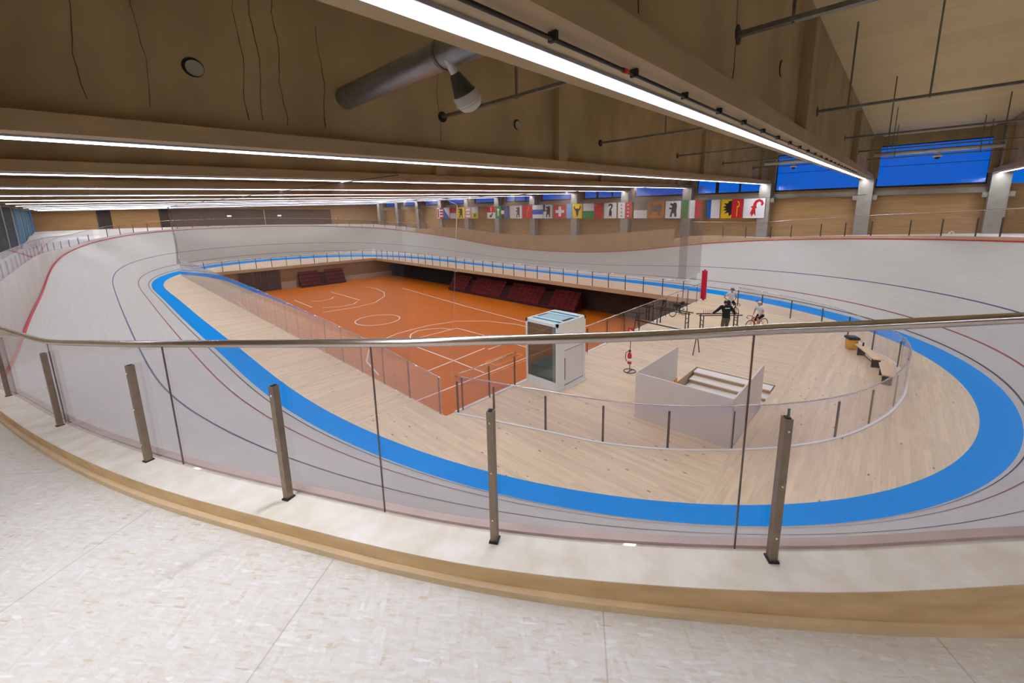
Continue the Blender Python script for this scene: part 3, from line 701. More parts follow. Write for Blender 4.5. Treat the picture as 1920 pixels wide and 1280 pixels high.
# bell lamp
o = thing('bell_lamp', 'grey and white bell-shaped high-bay lamp hanging tilted below the round duct', 'lamp', (4.14, 5.3, 8.72))
d = Vector((.4, .02, -.5)).normalized(); Mx = Matrix.Translation((4.10, 5.3, 8.74)) @ Vector((0, 0, 1)).rotation_difference(d).to_matrix().to_4x4() @ Matrix.Scale(1.22, 4)
link('neck', MB().lathe([(.04, -.06), (.047, -.05), (.047, .03), (.05, .035), (.05, .11), (.055, .12)], 20, Mx), m_whitep, o)
link('reflector', MB().lathe([(.055, .115), (.075, .14), (.14, .34), (.165, .37)], 24, Mx), M('bell_grey', (84, 88, 84), .35, metal=.5), o)
link('band', MB().lathe([(.165, .365), (.172, .37), (.172, .47), (.18, .475), (.18, .485)], 24, Mx), m_whitep, o)
link('dome', MB().lathe([(.165, .485), (.155, .53), (.12, .575), (.06, .6), (.01, .606)], 24, Mx), M('milky_dome', (205, 202, 190), .4), o)
# pipes by the windows with dome cameras
for k, (yc, lab, lc) in enumerate(((-1.35, 'pale lamp rail across the bay in front of the right-hand blue window', 'white dome camera below the lamp rail, before the right-hand blue window'), (7.2, 'pale lamp rail across the bay left of the overhead beam end', 'white dome camera near the end of the nearest LED strip, left of the overhead beam'))):
    x = 38.6; z = 10.33
    o = thing('lamp_rail', lab, 'lamp rail', (x, yc, z))
    link('tube', MB().tube([(x, yc-3.15, z), (x, yc+3.1, z)], .13, 14), m_whitep, o)
    link('tray', MB().bb((x-.14, yc-3.2, z+.1), (x+.14, yc+3.15, z+.14)), m_galv, o)
    for yy in (-2.4, 2.4): link('hanger', MB().bb((x-.02, yc+yy-.02, z+.1), (x+.02, yc+yy+.02, zr(x))), m_galv, o)
    yc2 = -1.52 if k == 0 else 6.6
    o = thing('dome_camera', lc, 'camera', (x, yc2, z-.1))
    link('stem', MB().tube([(x, yc2, z-.09), (x, yc2, z-.22)], .07, 12), m_whitep, o)
    link('housing', MB().lathe([(.1, -.22), (.2, -.28), (.23, -.36), (.22, -.42), (.17, -.44)], 20, Matrix.Translation((x, yc2, z))), m_whitep, o)
    link('lens_dome', MB().ball((x, yc2, z-.44), .14, 16), m_blackp, o)
# columns on the far wall
for k in NB:
    y = BY0+DY*k-.08
    if y > YW1-1: continue
    lab = {0: 'grey concrete column under the end of the nearest roof beam, right of the flags', -1: 'grey concrete column at the right edge, right of the blue window'}.get(k, '%s grey concrete column along the far wall, counted from the right-hand bend' % ORD[k])
    o = thing('concrete_column', lab, 'column', (41.6, y, 3.5), group='columns along the far wall')
    link('shaft', MB().bb((41.2, y-.45, 3.5), (41.9, y+.45, zf(41.5)-.002)), m_column, o)
    link('head', MB().bb((41.36, y-.62, zf(41.6)+.0), (41.95, y+.62, zr(41.4)-.02)), m_concrete, o)
    for sgn in (-1, 1): link('corbel', MB().bb((41.35, y+sgn*.452, 7.28), (41.9, y+sgn*.74, 7.62)), m_column, o)
    if k < 11:
        t = MB().bb((41.95, y+.46, 7.62), (42.3, y+DY-.46, 7.98)); tag(link('lintel', t, m_column), {0: 'grey concrete lintel left of the nearest beam column, behind the red and white flag', -1: 'grey concrete lintel below the right-hand blue window'}.get(k, '%s grey concrete lintel along the far wall, behind the flags' % ORD[k]), 'lintel', 'lintels along the far wall')
# far wall (right), with window openings between the columns
wr = MB(); wr.bb((XW1, YW0, 3.), (XW1+.3, YW1, 8.2)); struct('wall_right', wr, m_wood_wall)
wu = MB(); wu.bb((XW1, YW0, 11.35), (XW1+.3, YW1, zr(XW1)))
for k in NB:
    y = BY0+DY*k-.08; wu.bb((XW1-.02, y-.5, 8.2), (XW1+.3, y+.5, 11.35))
struct('wall_right_upper', wu, m_concrete)
for k in NB[:-1]:
    y0, y1 = BY0+DY*k+.42, BY0+DY*(k+1)-.58
    f = MB(); xa, xb = XW1+.08, XW1+.16
    o = struct('window_%d' % (k+2), MB().bb((XW1+.12, y0+.03, 8.24), (XW1+.132, y1-.03, 11.33)), m_skypane)
    f.bb((xa-.1, y0, 8.2), (xb, y1, 8.34)); f.bb((xa, y0, 11.28), (xb, y1, 11.35)); f.bb((xa, y0, 8.3), (xb, y0+.06, 11.3)); f.bb((xa, y1-.06, 8.3), (xb, y1, 11.3))
    if k in (1, 3, 5):
        f.bb((xa, y0+1.9, 8.3), (xb, y0+2.05, 11.3)); f.bb((xa, y0+3.9, 8.3), (xb, y0+4.2, 11.3))
    f.bb((xa+.02, y0, 9.8), (xb, y1, 9.83))
    link('window_frame', f, m_darksteel, o)
# end wall, left wall with dark windows, wall behind
we = MB()
we.bb((XW0, YW1, 3.), (XW1+.3, YW1+.3, zr(20)+.6)); struct('wall_end', we, M('end_wall_wood', (158, 118, 70), .6, var=.16, vscale=1.2, stretch=(.5, .5, 6)))
o = struct('door_1', MB().bb((2.15, YW1-.06, 4.6), (3.4, YW1, 7.7)), m_dark_wall)
link('door_frame', MB().bb((2.05, YW1-.08, 4.6), (2.14, YW1-.005, 7.8)), m_darksteel, o)
o = struct('wall_end_shade', MB().bb((8.4, YW1-.07, 4.6), (33, YW1-.005, 7.75)), m_dark_wall)  # dark sheet standing in for the net's shade on the end wall
link('door_frame', MB().bb((20.2, YW1-.1, 4.6), (20.35, YW1-.075, 7.75)), m_darksteel, o)
link('door_frame', MB().bb((21.8, YW1-.1, 4.6), (21.95, YW1-.075, 7.75)), m_greyp, o)
for x, lab in ((16.86, 'small white lit exit sign on the dark end wall, left of the other'), (24.13, 'small white lit exit sign on the dark end wall, right of the other')):
    e = thing('exit_sign', lab, 'exit sign', (x, 81.35, 6.6), group='exit signs')
    link('case', MB().bb((x-.3, 81.31, 6.56), (x+.3, 81.4, 6.84)), m_whitep, e)
    link('lit_face', MB().bb((x-.27, 81.29, 6.59), (x+.27, 81.312, 6.81)), M('lit_sign', (220, 235, 225), .5, emit=((225, 240, 230), 1.1)), e)
wl = MB(); wl.bb((XW0-.3, YW0, 3.), (XW0, 44, zr(-3))); wl.bb((XW0-.3, 44, 3.), (XW0, YW1, 3.7)); wl.bb((XW0-.3, 44, 7.55), (XW0, YW1, zr(-3))); struct('wall_left', wl, m_concrete)
yy = 43.8
n = 14
while yy < 81.4:
    wd = 7.5
    o = struct('window_%d' % n, MB().bb((XW0-.12, yy+.15, 3.72), (XW0-.1, min(81.49, yy+wd-.15), 7.53)), m_pane_teal if 58 < yy < 74 else m_pane)
    f = MB(); f.bb((XW0-.16, yy-.22, 3.7), (XW0-.05, yy+.22, 7.55)); link('window_frame', f, m_frame, o)
    if yy > 58:
        f = MB(); f.bb((XW0-.12, yy+3.6, 3.7), (XW0-.08, yy+3.8, 7.55)); link('window_frame', f, m_frame, o)
    yy += wd; n += 1
wb = MB(); wb.bb((XW0-.3, YW0-.3, 3.), (XW1+.3, YW0, zr(20)+.6)); struct('wall_back', wb, m_concrete)

# ---------------------------------------------------------------- nets
def net(name, label, path, z0, z1, mat, cat='net'):
    o = thing(name, label, cat, (path[0][0], path[0][1], z0))
    P = np.array(catmull([(p[0], p[1], 0) for p in path], 1)) if False else np.array([(p[0], p[1], 0) for p in path])
    S = sub(P, 0, arclen(P)[-1], .5)
    link('mesh', MB().quad_grid([[(p[0], p[1], z0) for p in S], [(p[0], p[1], z1(p)) for p in S]]), mat, o)
    link('rope', MB().tube([(p[0], p[1], z1(p)) for p in S], .015, 6), m_darksteel, o)
    return o
nt_ = net('ball_net', 'tall tan ball net along the far side and far end of the floor opening', [(30.62, 11.6), (30.62, 60.62), (7.3, 60.62)], 1.35, lambda p: zf(p[0])-.1, m_net_far)
link('gathered_edge', MB().quad_grid([[(30.62, y+.04*math.sin(i*2.), 1.45+.55*(i < 2)) for i, y in enumerate(np.linspace(10.55, 12.2, 12))], [(30.60, y+.04*math.sin(i*2.), 8.4) for i, y in enumerate(np.linspace(10.55, 12.2, 12))]]), m_net_hem, nt_)
nt2 = net('ball_net', 'very fine ball net along the near side of the floor opening', [(7.05, 12.), (7.05, 60.3)], 1.35, lambda p: zf(p[0])-.1, m_net_near)
link('gathered_edge', MB().tube([(7.05+.25*math.sin(t*PI)*(1-t), 60.3, 1.4+6.3*t) for t in np.linspace(0, 1, 12)], .09, 8), m_net_hem, nt2)
link('edge_cord', MB().tube([(7.18, 9.9, 1.33), (7.2, 9.25, 6.77), (7.1, 12, 7.72)], .006, 6), m_greyp, nt2)
o = thing('padded_post', 'red padded post at the end of the tan net, beside the infield gap', 'padded post', (30.6, 10.2, 0))
link('pad', MB().lathe([(.19, .1), (.2, .12), (.2, 2.2), (.19, 2.22)], 20, Matrix.Translation((30.6, 10.2, 0))), m_pad, o)
link('pole', MB().tube([(30.6, 10.2, 0), (30.6, 10.2, 2.3)], .06, 10), m_darksteel, o)
link('net_tie', MB().tube([(30.6, 10.4, 1.5), (30.61, 10.9, 1.75), (30.62, 11.5, 1.45)], .025, 6), m_whitep, o)

# ---------------------------------------------------------------- things on the infield
# stair pit
mb = MB()
mb.bb((PX0-.05, PY1, -2.2), (PX1, PY1+.05, -.005)); mb.bb((PX0-.05, PY0-.05, -2.2), (PX1, PY0, -.005)); mb.bb((PX1, PY0-.05, -2.2), (PX1+.05, PY1+.05, -.005)); mb.bb((PX0-.06, PY0-.05, -2.2), (PX0-.01, PY1+.05, -.005))
struct('trim_7', mb, m_fascia)
m_panel = M('white_laminate', (226, 214, 202), .5, var=.04, vscale=2)
m_tread = M('white_tread', (236, 230, 216), .5)
o = thing('stair_enclosure', 'white three-sided board enclosure round the stair pit in the infield', 'enclosure', (12.8, 4.2, 0))
link('front_panel', MB().bb((PX0, PY0+.03, -1.2), (PX0+.04, PY1-.03, 1.5)), m_panel, o)
link('side_panel', MB().bb((PX0+.04, PY1-.05, -1.2), (14.55, PY1-.01, 1.5)), m_panel, o)
link('side_panel', MB().bb((PX0+.04, PY0+.01, -1.2), (14.55, PY0+.05, 1.5)), m_panel, o)
link('yellow_marker', MB().bb((14.3, PY1-.075, .02), (14.56, PY1-.052, .25)), m_yellow, o)
o = thing('staircase', 'wooden stairs with white treads going down into the pit of the infield', 'stairs', (15.5, 4.2, -1.5))
for k in range(9):
    x = PX1-.46*(k+1); z = -.04-.17*k
    link('riser', MB().bb((x-.02, PY0+.06, z-.2), (x+.02, PY1-.06, z-.03)), m_fascia, o)
    link('tread', MB().bb((x-.06, PY0+.06, z-.03), (x+.44, PY1-.06, z+.01)), m_tread, o)
# lift
o = thing('platform_lift', 'white platform lift with a glass side and teal roof beside the floor opening', 'lift', (11.9, 9.4, 0))
lx0, lx1, ly0, ly1, lz = 10.98, 12.76, 8.65, 10.2, 2.58
fr = MB()
for x in (lx0, lx1-.08):
    for y in (ly0, ly1-.08): fr.bb((x, y, 0), (x+.08, y+.08, lz))
fr.bb((lx0, ly0, lz-.12), (lx1, ly0+.06, lz)); fr.bb((lx0, ly1-.06, lz-.12), (lx1, ly1, lz)); fr.bb((lx0, ly0+.06, lz-.12), (lx0+.06, ly1-.06, lz)); fr.bb((lx1-.06, ly0+.06, lz-.12), (lx1, ly1-.06, lz))
fr.bb((lx0, ly0+.06, 0), (lx0+.06, ly1-.06, .33)); fr.bb((lx0+.08, ly0, 0), (lx0+.34, ly0+.3, lz-.12))
link('frame', fr, m_lift, o)
link('glass_side', MB().bb((lx0+.02, ly0+.08, .34), (lx0+.035, ly1-.08, lz-.12)), m_lift_glass, o)
link('glass_back', MB().bb((lx0+.08, ly1-.04, .05), (lx1-.08, ly1-.025, lz-.12)), m_lift_glass, o)
link('cabin_base', MB().bb((lx0+.15, ly0+.32, .05), (lx1-.2, ly1-.12, .75)), M('lift_teal_grey', (140, 156, 152), .5), o)
link('front_panel', MB().bb((lx0+.34, ly0+.005, 1.5), (lx1-.08, ly0+.05, lz-.12)), M('lift_cream', (240, 236, 224), .45), o)
dr = link('door', MB().bb((lx0+.42, ly0+.02, .14), (lx1-.14, ly0+.05, 1.46)), M('lift_door_grey', (226, 224, 218), .35), o)
WORLD[dr.name] = WORLD[o.name]
link('door_frame', MB().bb((lx0+.34, ly0+.0, .1), (lx0+.42, ly0+.05, 1.5)).bb((lx1-.14, ly0, .1), (lx1-.08, ly0+.05, 1.5)).bb((lx0+.34, ly0, .0), (lx1-.08, ly0+.05, .1)), m_lift, dr)
link('door_handle', MB().bb((lx0+.44, ly0-.02, .35), (lx0+.465, ly0+.015, 1.2)), m_greyp, dr)
link('side_panel', MB().bb((lx1-.05, ly0+.08, 0), (lx1-.02, ly1-.08, lz-.12)), m_lift, o)
link('roof', MB().bb((lx0+.06, ly0+.06, lz-.06), (lx1-.06, ly1-.06, lz-.02)), M('lift_roof_dark', (28, 44, 54), .4), o)
for a, b in ((.08, .2), (.36, .48), (1.2, 1.32), (1.5, 1.62)):
    link('roof_slat', MB().bb((lx0+a, ly0+.07, lz-.02), (lx0+b, ly1-.07, lz+.01)), M('pale_teal', (176, 216, 226), .4), o)
link('roof_panel', MB().bb((lx0+.52, ly0+.25, lz-.02), (lx0+1.15, ly1-.2, lz)), m_lift_teal, o)
link('threshold', MB().bb((lx0+.4, ly0-.14, 0), (lx1-.1, ly0-.005, .03)), m_lift, o)
# extinguisher on its stand
o = thing('fire_extinguisher_stand', 'red fire extinguisher on a thin stand with a red sign, right of the white lift', 'fire extinguisher', (14.5, 7.6, 0))
ang = np.linspace(0, 2*PI, 25)[:-1]
link('base_ring', MB().tube([(14.5+.24*math.cos(a), 7.6+.24*math.sin(a), .02) for a in ang], .018, 6, closed=True).bb((14.26, 7.585, .005), (14.74, 7.615, .03)), m_darksteel, o)
link('pole', MB().tube([(14.5, 7.6, 0), (14.5, 7.6, 1.75)], .016, 8), m_darksteel, o)
link('cylinder', MB().lathe([(.04, .36), (.085, .38), (.088, .75), (.07, .83), (.03, .87), (.03, .9)], 16, Matrix.Translation((14.40, 7.57, 0))), m_red, o)
link('label_band', MB().lathe([(.09, .5), (.09, .62)], 16, Matrix.Translation((14.40, 7.57, 0))), m_white, o)
link('valve', MB().box((14.40, 7.57, .93), (.05, .1, .06)), m_blackp, o)
link('hose', MB().tube([(14.42, 7.62, .9), (14.42, 7.75, .82), (14.41, 7.77, .6), (14.4, 7.7, .45)], .016, 6), m_red, o)
sg = link('sign', MB().box((14.5, 7.6, 1.72), (.012, .22, .3), .26), m_red, o)
WORLD[sg.name] = WORLD[o.name]
link('pictogram', MB().box((14.49, 7.56, 1.70), (.006, .05, .16), .26).box((14.488, 7.63, 1.76), (.006, .05, .1), .26), m_white, sg)
# bin and benches
m_bin = M('yellow_bin', (226, 160, 14), .45); m_bench = M('bench_wood', (222, 196, 152), .5, var=.08, vscale=4)
o = thing('litter_bin', 'yellow bin with a black lid beside the benches in the infield', 'bin', (23.75, .95, 0), .5)
link('body', MB().lathe([(.2, 0), (.24, .02), (.27, .5)], 4, Matrix.Rotation(PI/4, 4, 'Z')), m_bin, o, False)
link('lid', MB().box((0, 0, .56), (.46, .46, .1)).box((0, 0, .62), (.38, .38, .03)), m_blackp, o, False)
def bench(a, b, label):
    a, b = Vector((*a, 0)), Vector((*b, 0)); L_ = (b-a).length; m = (a+b)/2
    o = thing('bench', label, 'bench', tuple(m), math.atan2((b-a).y, (b-a).x), group='benches by the curved balustrade')
    link('seat', MB().box((0, 0, .43), (L_, .36, .05)), m_bench, o, False)
    for sx in (-1, 1):
        link('leg', MB().box((sx*(L_/2-.25), 0, .2), (.04, .3, .41)), m_darksteel, o, False)
    link('stretcher', MB().box((0, 0, .12), (L_-.5, .03, .03)), m_darksteel, o, False)
bench((23.2, .62), (21.25, -.1), 'pale wooden bench next to the yellow bin')
bench((20.85, -.28), (19.3, -.42), 'pale wooden bench second from the yellow bin, farther along the balustrade')
b_ = thing('water_bottle', 'small dark bottle standing on the bench next to the yellow bin', 'bottle', (22.95, .5, .456))
link('body', MB().lathe([(.035, 0), (.037, .14), (.02, .17)], 10), m_blackp, b_, False); link('cap', MB().lathe([(.018, .168), (.018, .2)], 8), m_whitep, b_, False)

# bike racks
def rack(label, a, b, combs):
    a, b = Vector((*a, 0)), Vector((*b, 0)); L_ = (b-a).length; m = (a+b)/2
    o = thing('bike_rack', label, 'bike rack', tuple(m), math.atan2((b-a).y, (b-a).x), group='bike racks')
    for sy in (-.2, .2):
        link('rail', MB().bar((-L_/2-.15, sy, .93), (L_/2+.15, sy, .93), .04, .05), m_darksteel, o, False)
    for sx in (-1, 1):
        for sy in (-.2, .2):
            link('leg', MB().bb((sx*(L_/2-.1)-.025, sy-.025, 0), (sx*(L_/2-.1)+.025, sy+.025, .905)), m_post if sy < 0 else m_darksteel, o, False)
        for z in (.35, .6): link('rung', MB().bb((sx*(L_/2-.1)-.015, -.175, z-.015), (sx*(L_/2-.1)+.015, .175, z+.015)), m_darksteel, o, False)
    for k in range(combs):
        x = -L_/2+.25+k*(L_-.5)/max(1, combs-1)
        link('hook', MB().tube([(x, .2, .955), (x, .21, 1.1), (x, .26, 1.12)], .012, 6), m_galv, o, False)
rack('dark steel bike rack nearest to the balustrade of the opening, left of the standing man', (22.3, 10.0), (22.2, 8.1), 4)
rack('dark steel bike rack that the man in black leans on', (22.25, 7.5), (23.6, 5.95), 16)
o = thing('trestle_bar', 'long dark bar on two sawhorse legs, in front of the bike racks', 'trestle', (18.9, 8, 0), group=None)
link('bar', MB().bar((18.38, 6.2, 1.0), (19.45, 9.95, .8), .05, .05), m_darksteel, o)
for (x, y, h) in ((18.38, 6.28, 1.02), (19.4, 9.85, 1.22)):
    for sx, sy in ((-.3, .04), (.3, -.04)):
        link('leg', MB().bar((x+sx, y+sy, 0), (x, y, h), .035, .035), m_darksteel, o)
link('crossbar', MB().bar((19.25, 10.15, 1.22), (19.55, 9.5, 1.22), .04, .04), m_darksteel, o)

def bike(label, loc, rz, frame, name='track_bicycle', lean=0., bags=False, bar=m_blackp):
    o = thing(name, label, 'bicycle', loc, rz); o.rotation_euler = (lean, 0, rz)
    r = .335
    for x in (-.49, .5):
        ty_ = link('wheel', MB().tube([(x+r*math.cos(a), 0, r+.01+r*math.sin(a)) for a in np.linspace(0, 2*PI, 33)[:-1]], .016, 6, closed=True), m_blackp, o, False)
        rim_ = MB().tube([(x+(r-.025)*math.cos(a), 0, r+.01+(r-.025)*math.sin(a)) for a in np.linspace(0, 2*PI, 33)[:-1]], .011, 6, closed=True)
        link('rim', rim_, m_galv, ty_, False)
        sp_ = MB()
        for a in np.linspace(0, PI, 9)[:-1]: sp_.tube([(x+(r-.03)*math.cos(a), 0, r+.01+(r-.03)*math.sin(a)), (x-(r-.03)*math.cos(a), 0, r+.01-(r-.03)*math.sin(a))], .002, 3)
        sp_.tube([(x, -.05, r+.01), (x, .05, r+.01)], .02, 8)
        link('spokes', sp_, m_galv, ty_, False)
    f = MB(); bb_ = (-.08, 0, .29); se = (-.22, 0, .8); hd = (.36, 0, .84); hl = (.39, 0, .7); ra = (-.49, 0, .345); fa_ = (.5, 0, .345)
    for p, q, t in ((bb_, (-.2, 0, .72), .018), ((-.2, 0, .72), (.365, 0, .8), .018), (bb_, hl, .021), (hd, hl, .022)): f.tube([p, q], t, 8)
    for sy in (-.06, .06):
        f.tube([bb_, (ra[0], sy, ra[2])], .01, 6); f.tube([(-.2, 0, .72), (ra[0], sy, ra[2])], .009, 6)
    link('frame', f, frame, o, False)
    f = MB()
    for sy in (-.05, .05): f.tube([(hl[0], sy*.5, .7), (fa_[0], sy, fa_[2])], [.014, .008], 6)
    link('fork', f, frame, o, False)
    link('seat_post', MB().tube([(-.2, 0, .72), se], .014, 8), m_darksteel, o, False)
    link('saddle', MB().hexa([(-.36, -.07, .8), (-.1, -.02, .82), (-.1, .02, .82), (-.36, .07, .8), (-.36, -.06, .85), (-.1, -.012, .85), (-.1, .012, .85), (-.36, .06, .85)]), m_blackp, o, False)
    hb = MB().tube([hd, (.36, 0, .88), (.43, 0, .89)], .014, 6)
    for sy in (-1, 1): hb.tube([(.43, 0, .89), (.44, sy*.19, .89), (.52, sy*.2, .87), (.55, sy*.2, .79), (.48, sy*.2, .73), (.4, sy*.2, .73)], .014, 6)
    link('handlebar', hb, bar, o, False)
    c = MB().tube([(bb_[0], .04, .29), (bb_[0], .05, .29)], .09, 16)
    c.bar((bb_[0], .07, .29), (bb_[0]+.1, .07, .15), .014, .022).bar((bb_[0], -.07, .29), (bb_[0]-.1, -.07, .43), .014, .022)
    c.box((bb_[0]+.1, .11, .15), (.08, .08, .02)).box((bb_[0]-.1, -.11, .43), (.08, .08, .02))
    link('crankset', c, m_darksteel, o, False)
    if bags:
        link('saddle_bag', MB().ball((-.42, 0, .78), .16, 12, (1.2, .7, .8)), m_blackp, o, False)
        link('frame_bag', MB().hexa([(-.12, -.05, .42), (.28, -.05, .66), (.28, .05, .66), (-.12, .05, .42), (-.2, -.05, .7), (.34, -.05, .77), (.34, .05, .77), (-.2, .05, .7)]), m_blackp, o, False)
    return o

# ---------------------------------------------------------------- people
def skin(name, verts, edges, radii, mat, parent=None, levels=2):
    me = bpy.data.meshes.new(name); me.from_pydata(verts, edges, []); me.update()
    o = bpy.data.objects.new(name, me); COL.objects.link(o)
    sm_ = o.modifiers.new('Skin', 'SKIN'); sm_.use_smooth_shade = True; sm_.branch_smoothing = .6
    for i, r_ in enumerate(radii):
        sv = me.skin_vertices[0].data[i]; sv.radius = r_ if isinstance(r_, tuple) else (r_, r_); sv.use_root = (i == 0)
    ss = o.modifiers.new('Sub', 'SUBSURF'); ss.levels = levels; ss.render_levels = levels
    dg = bpy.context.evaluated_depsgraph_get(); m2 = bpy.data.meshes.new_from_object(o.evaluated_get(dg))
    m2.materials.clear(); m2.materials.append(mat); m2.polygons.foreach_set('use_smooth', [True]*len(m2.polygons))
    o.modifiers.clear(); o.data = m2; m2.name = name
    if parent is not None: o.parent = parent
    return o
def chain(V, Ed, R, start, pts):
    """append a chain of (point, radius) from vertex index start"""
    last = start
    for p, r_ in pts:
        V.append(tuple(p)); R.append(r_); Ed.append((last, len(V)-1)); last = len(V)-1
    return last
def person(label, loc, rz, J, top, legs_mat, helmet=None, sleeve='short', trousers=True, shirt_print=False, hair=None, shoe_mat=m_blackp):
    """J: joints in local space, facing +x"""
    V = [J['pelvis']]; R = [(.1, .09)]; Ed = []
    mid = tuple(.5*(J['pelvis'][i]+J['chest'][i]) for i in range(3))
    ch = chain(V, Ed, R, 0, [(mid, (.095, .085)), (J['chest'], (.1, .085))])
    nk = chain(V, Ed, R, ch, [(J['neck'], .055)])
    hd = Vector(J['head']); fd = Vector(J.get('look', (1, 0, 0)))
    hn = Vector(J['neck']); up_ = (hd-hn).normalized()
    chain(V, Ed, R, nk, [(tuple(hn+up_*.08), .06), (tuple(hd-up_*.03+fd*.015), .088), (tuple(hd+up_*.05), .092), (tuple(hd+up_*.1), .06)])
    for s_ in ('l', 'r'):
        wr_ = Vector(J['wrist_'+s_]); el = Vector(J['elbow_'+s_]); hdir = (wr_-el).normalized()
        tip = Vector(J.get('hand_'+s_, tuple(wr_+hdir*.1)))
        chain(V, Ed, R, ch, [(J['shoulder_'+s_], .05), (tuple(.5*(Vector(J['shoulder_'+s_])+el)), .05), (tuple(el), .042), (tuple(.6*el+.4*wr_), .04), (tuple(wr_), .027), (tuple(wr_+(tip-wr_)*.7), (.04, .02))])
        kn = Vector(J['knee_'+s_]); an = Vector(J['ankle_'+s_]); hp = Vector(J['hip_'+s_])
        chain(V, Ed, R, 0, [(tuple(hp), .085), (tuple(.5*(hp+kn)), .076), (tuple(kn), .055), (tuple(.65*kn+.35*an), .054), (tuple(an), .034)])
    b = skin('person', V, Ed, R, m_skin)
    b.location = loc; b.rotation_euler = (0, 0, rz); tag(b, label, 'person')
    WORLD[b.name] = (0, 0, 0)
    # face, ears, fingers, merged into the body mesh
    ex = MB(); sd = up_.cross(fd).normalized()
    ex.ball(hd+fd*.1, .016, 8); 
    for q in (-1, 1):
        ex.ball(hd+sd*.09*q, .022, 8, (1, .5, 1.3)); ex.ball(hd+fd*.088+sd*.033*q+up_*.028, .011, 6)
    ex.ball(hd+fd*.086-up_*.042, .018, 6, (.5, 1, .4))
    for s_ in ('l', 'r'):
        wr_ = Vector(J['wrist_'+s_]); el = Vector(J['elbow_'+s_]); tip = Vector(J.get('hand_'+s_, tuple(wr_+(wr_-el).normalized()*.1)))
        dh = (tip-wr_).normalized(); sdh = dh.orthogonal().normalized(); dn_ = dh.cross(sdh)
        base = wr_+(tip-wr_)*.75
        for q, ln in enumerate((.062, .072, .07, .055)):
            p0 = base+sdh*(q-1.5)*.02
            ex.tube([p0, p0+dh*ln*.55+dn_*.006, p0+dh*ln*.9+dn_*.03], [.009, .0085, .007], 6)
        p0 = wr_+dh*.03+sdh*.03; ex.tube([p0, p0+dh*.03+sdh*.022, p0+dh*.055+sdh*.03], [.011, .01, .008], 6)
    me = b.data; bm = bmesh.new(); bm.from_mesh(me)
    vs = [bm.verts.new(p) for p in ex.v]
    for f in ex.f:
        try: bm.faces.new([vs[i] for i in f]).smooth = True
        except ValueError: pass
    bm.to_mesh(me); bm.free()
    # clothing
    bk = 1.18 if sleeve == 'long' else 1.
    pel, che, nec = Vector(J['pelvis']), Vector(J['chest']), Vector(J['neck'])
    ax = (che-pel).normalized(); lat = Vector((0, 1, 0)); dep = ax.cross(lat).normalized()
    def ring_(c, a, b_, n=16): return [c+lat*(a*math.cos(2*PI*k/n))+dep*(b_*math.sin(2*PI*k/n)) for k in range(n)]
    shm = .5*(Vector(J['shoulder_l'])+Vector(J['shoulder_r']))
    tp = MB(); tp.quad_grid([ring_(pel-ax*.09, .175*bk, .135*bk), ring_(pel, .175*bk, .13*bk), ring_(.5*(pel+che), .168*bk, .125*bk), ring_(che, .2*bk, .14*bk), ring_(shm+ax*.0, .21*bk, .125*bk), ring_(.55*shm+.45*nec+ax*.02, .14*bk, .1*bk), ring_(.25*shm+.75*nec, .075, .075)], closed=True)
    if sleeve == 'long': tp.ball(.3*shm+.7*nec-Vector((.07, 0, .0)), .1, 10, (1, 1.1, .7))
    for s_ in ('l', 'r'):
        sh, el, wr_ = Vector(J['shoulder_'+s_]), Vector(J['elbow_'+s_]), Vector(J['wrist_'+s_])
        inn = sh+(shm-sh)*.35
        if sleeve == 'long': tp.tube([inn, sh, .5*(sh+el), el, .4*el+.6*wr_, .05*el+.95*wr_], [.1, .095, .078, .068, .056, .046], 10)
        else: tp.tube([inn, sh, .5*(sh+el)], [.09, .085, .07], 10)
    link('jersey' if sleeve == 'short' else 'hooded_top', tp, top, b, False)
    tr = MB(); tr.quad_grid([ring_(pel+ax*.03, .165, .125), ring_(pel-ax*.03, .172, .13), ring_(pel-ax*.1, .15, .115), ring_(pel-ax*.16, .06, .06)], closed=True)
    for s_ in ('l', 'r'):
        kn = Vector(J['knee_'+s_]); an = Vector(J['ankle_'+s_]); hp = Vector(J['hip_'+s_])
        if trousers: tr.tube([hp+Vector((0, 0, .05)), hp, .5*(hp+kn), kn, .5*(kn+an), .05*kn+.95*an], [.1, .115, .105, .09, .085, .075], 12)
        else: tr.tube([hp+(hp-kn).normalized()*.04, hp, .5*(hp+kn), .12*hp+.88*kn], [.09, .105, .092, .07], 12)
    link('trousers' if trousers else 'shorts', tr, legs_mat, b, False)
    for s_ in ('l', 'r'):
        an = Vector(J['ankle_'+s_]); tv = Vector(J.get('toe_'+s_, (1, 0, 0)))
        m_ = MB().ball((an+tv*.06-Vector((0, 0, .045))), .055, 10, (1, 1, .8)); c0 = an+tv*.05-Vector((0, 0, .055))
        m_.tube([c0-tv*.08, c0, c0+tv*.1, c0+tv*.15], [.04, .045, .04, .02], 8)
        so = link('shoe', m_, shoe_mat, b, False)
    if helmet:
        hm = MB(); rows = []
        for i in range(7):
            a = i/6*PI/2; rr = math.cos(a)
            rows.append([hd+up_*(.03+.1*math.sin(a))+fd*(.02+(.15*rr)*math.cos(t))+sd*(.112*rr)*math.sin(t) for t in np.linspace(0, 2*PI, 17)[:-1]])
        hm.quad_grid(rows, closed=True)
        h_ = link('helmet', hm, helmet[0], b, False); WORLD[h_.name] = (0, 0, 0)
        for q in (-.05, 0, .05):
            link('helmet_stripe', MB().tube([hd+up_*(.045+.1*math.sin(a))+fd*(.02+.155*math.cos(a))+sd*q for a in np.linspace(.15, PI-.3, 8)], .012, 6), helmet[1], h_, False)
    elif hair:
        hm = MB(); rows = []
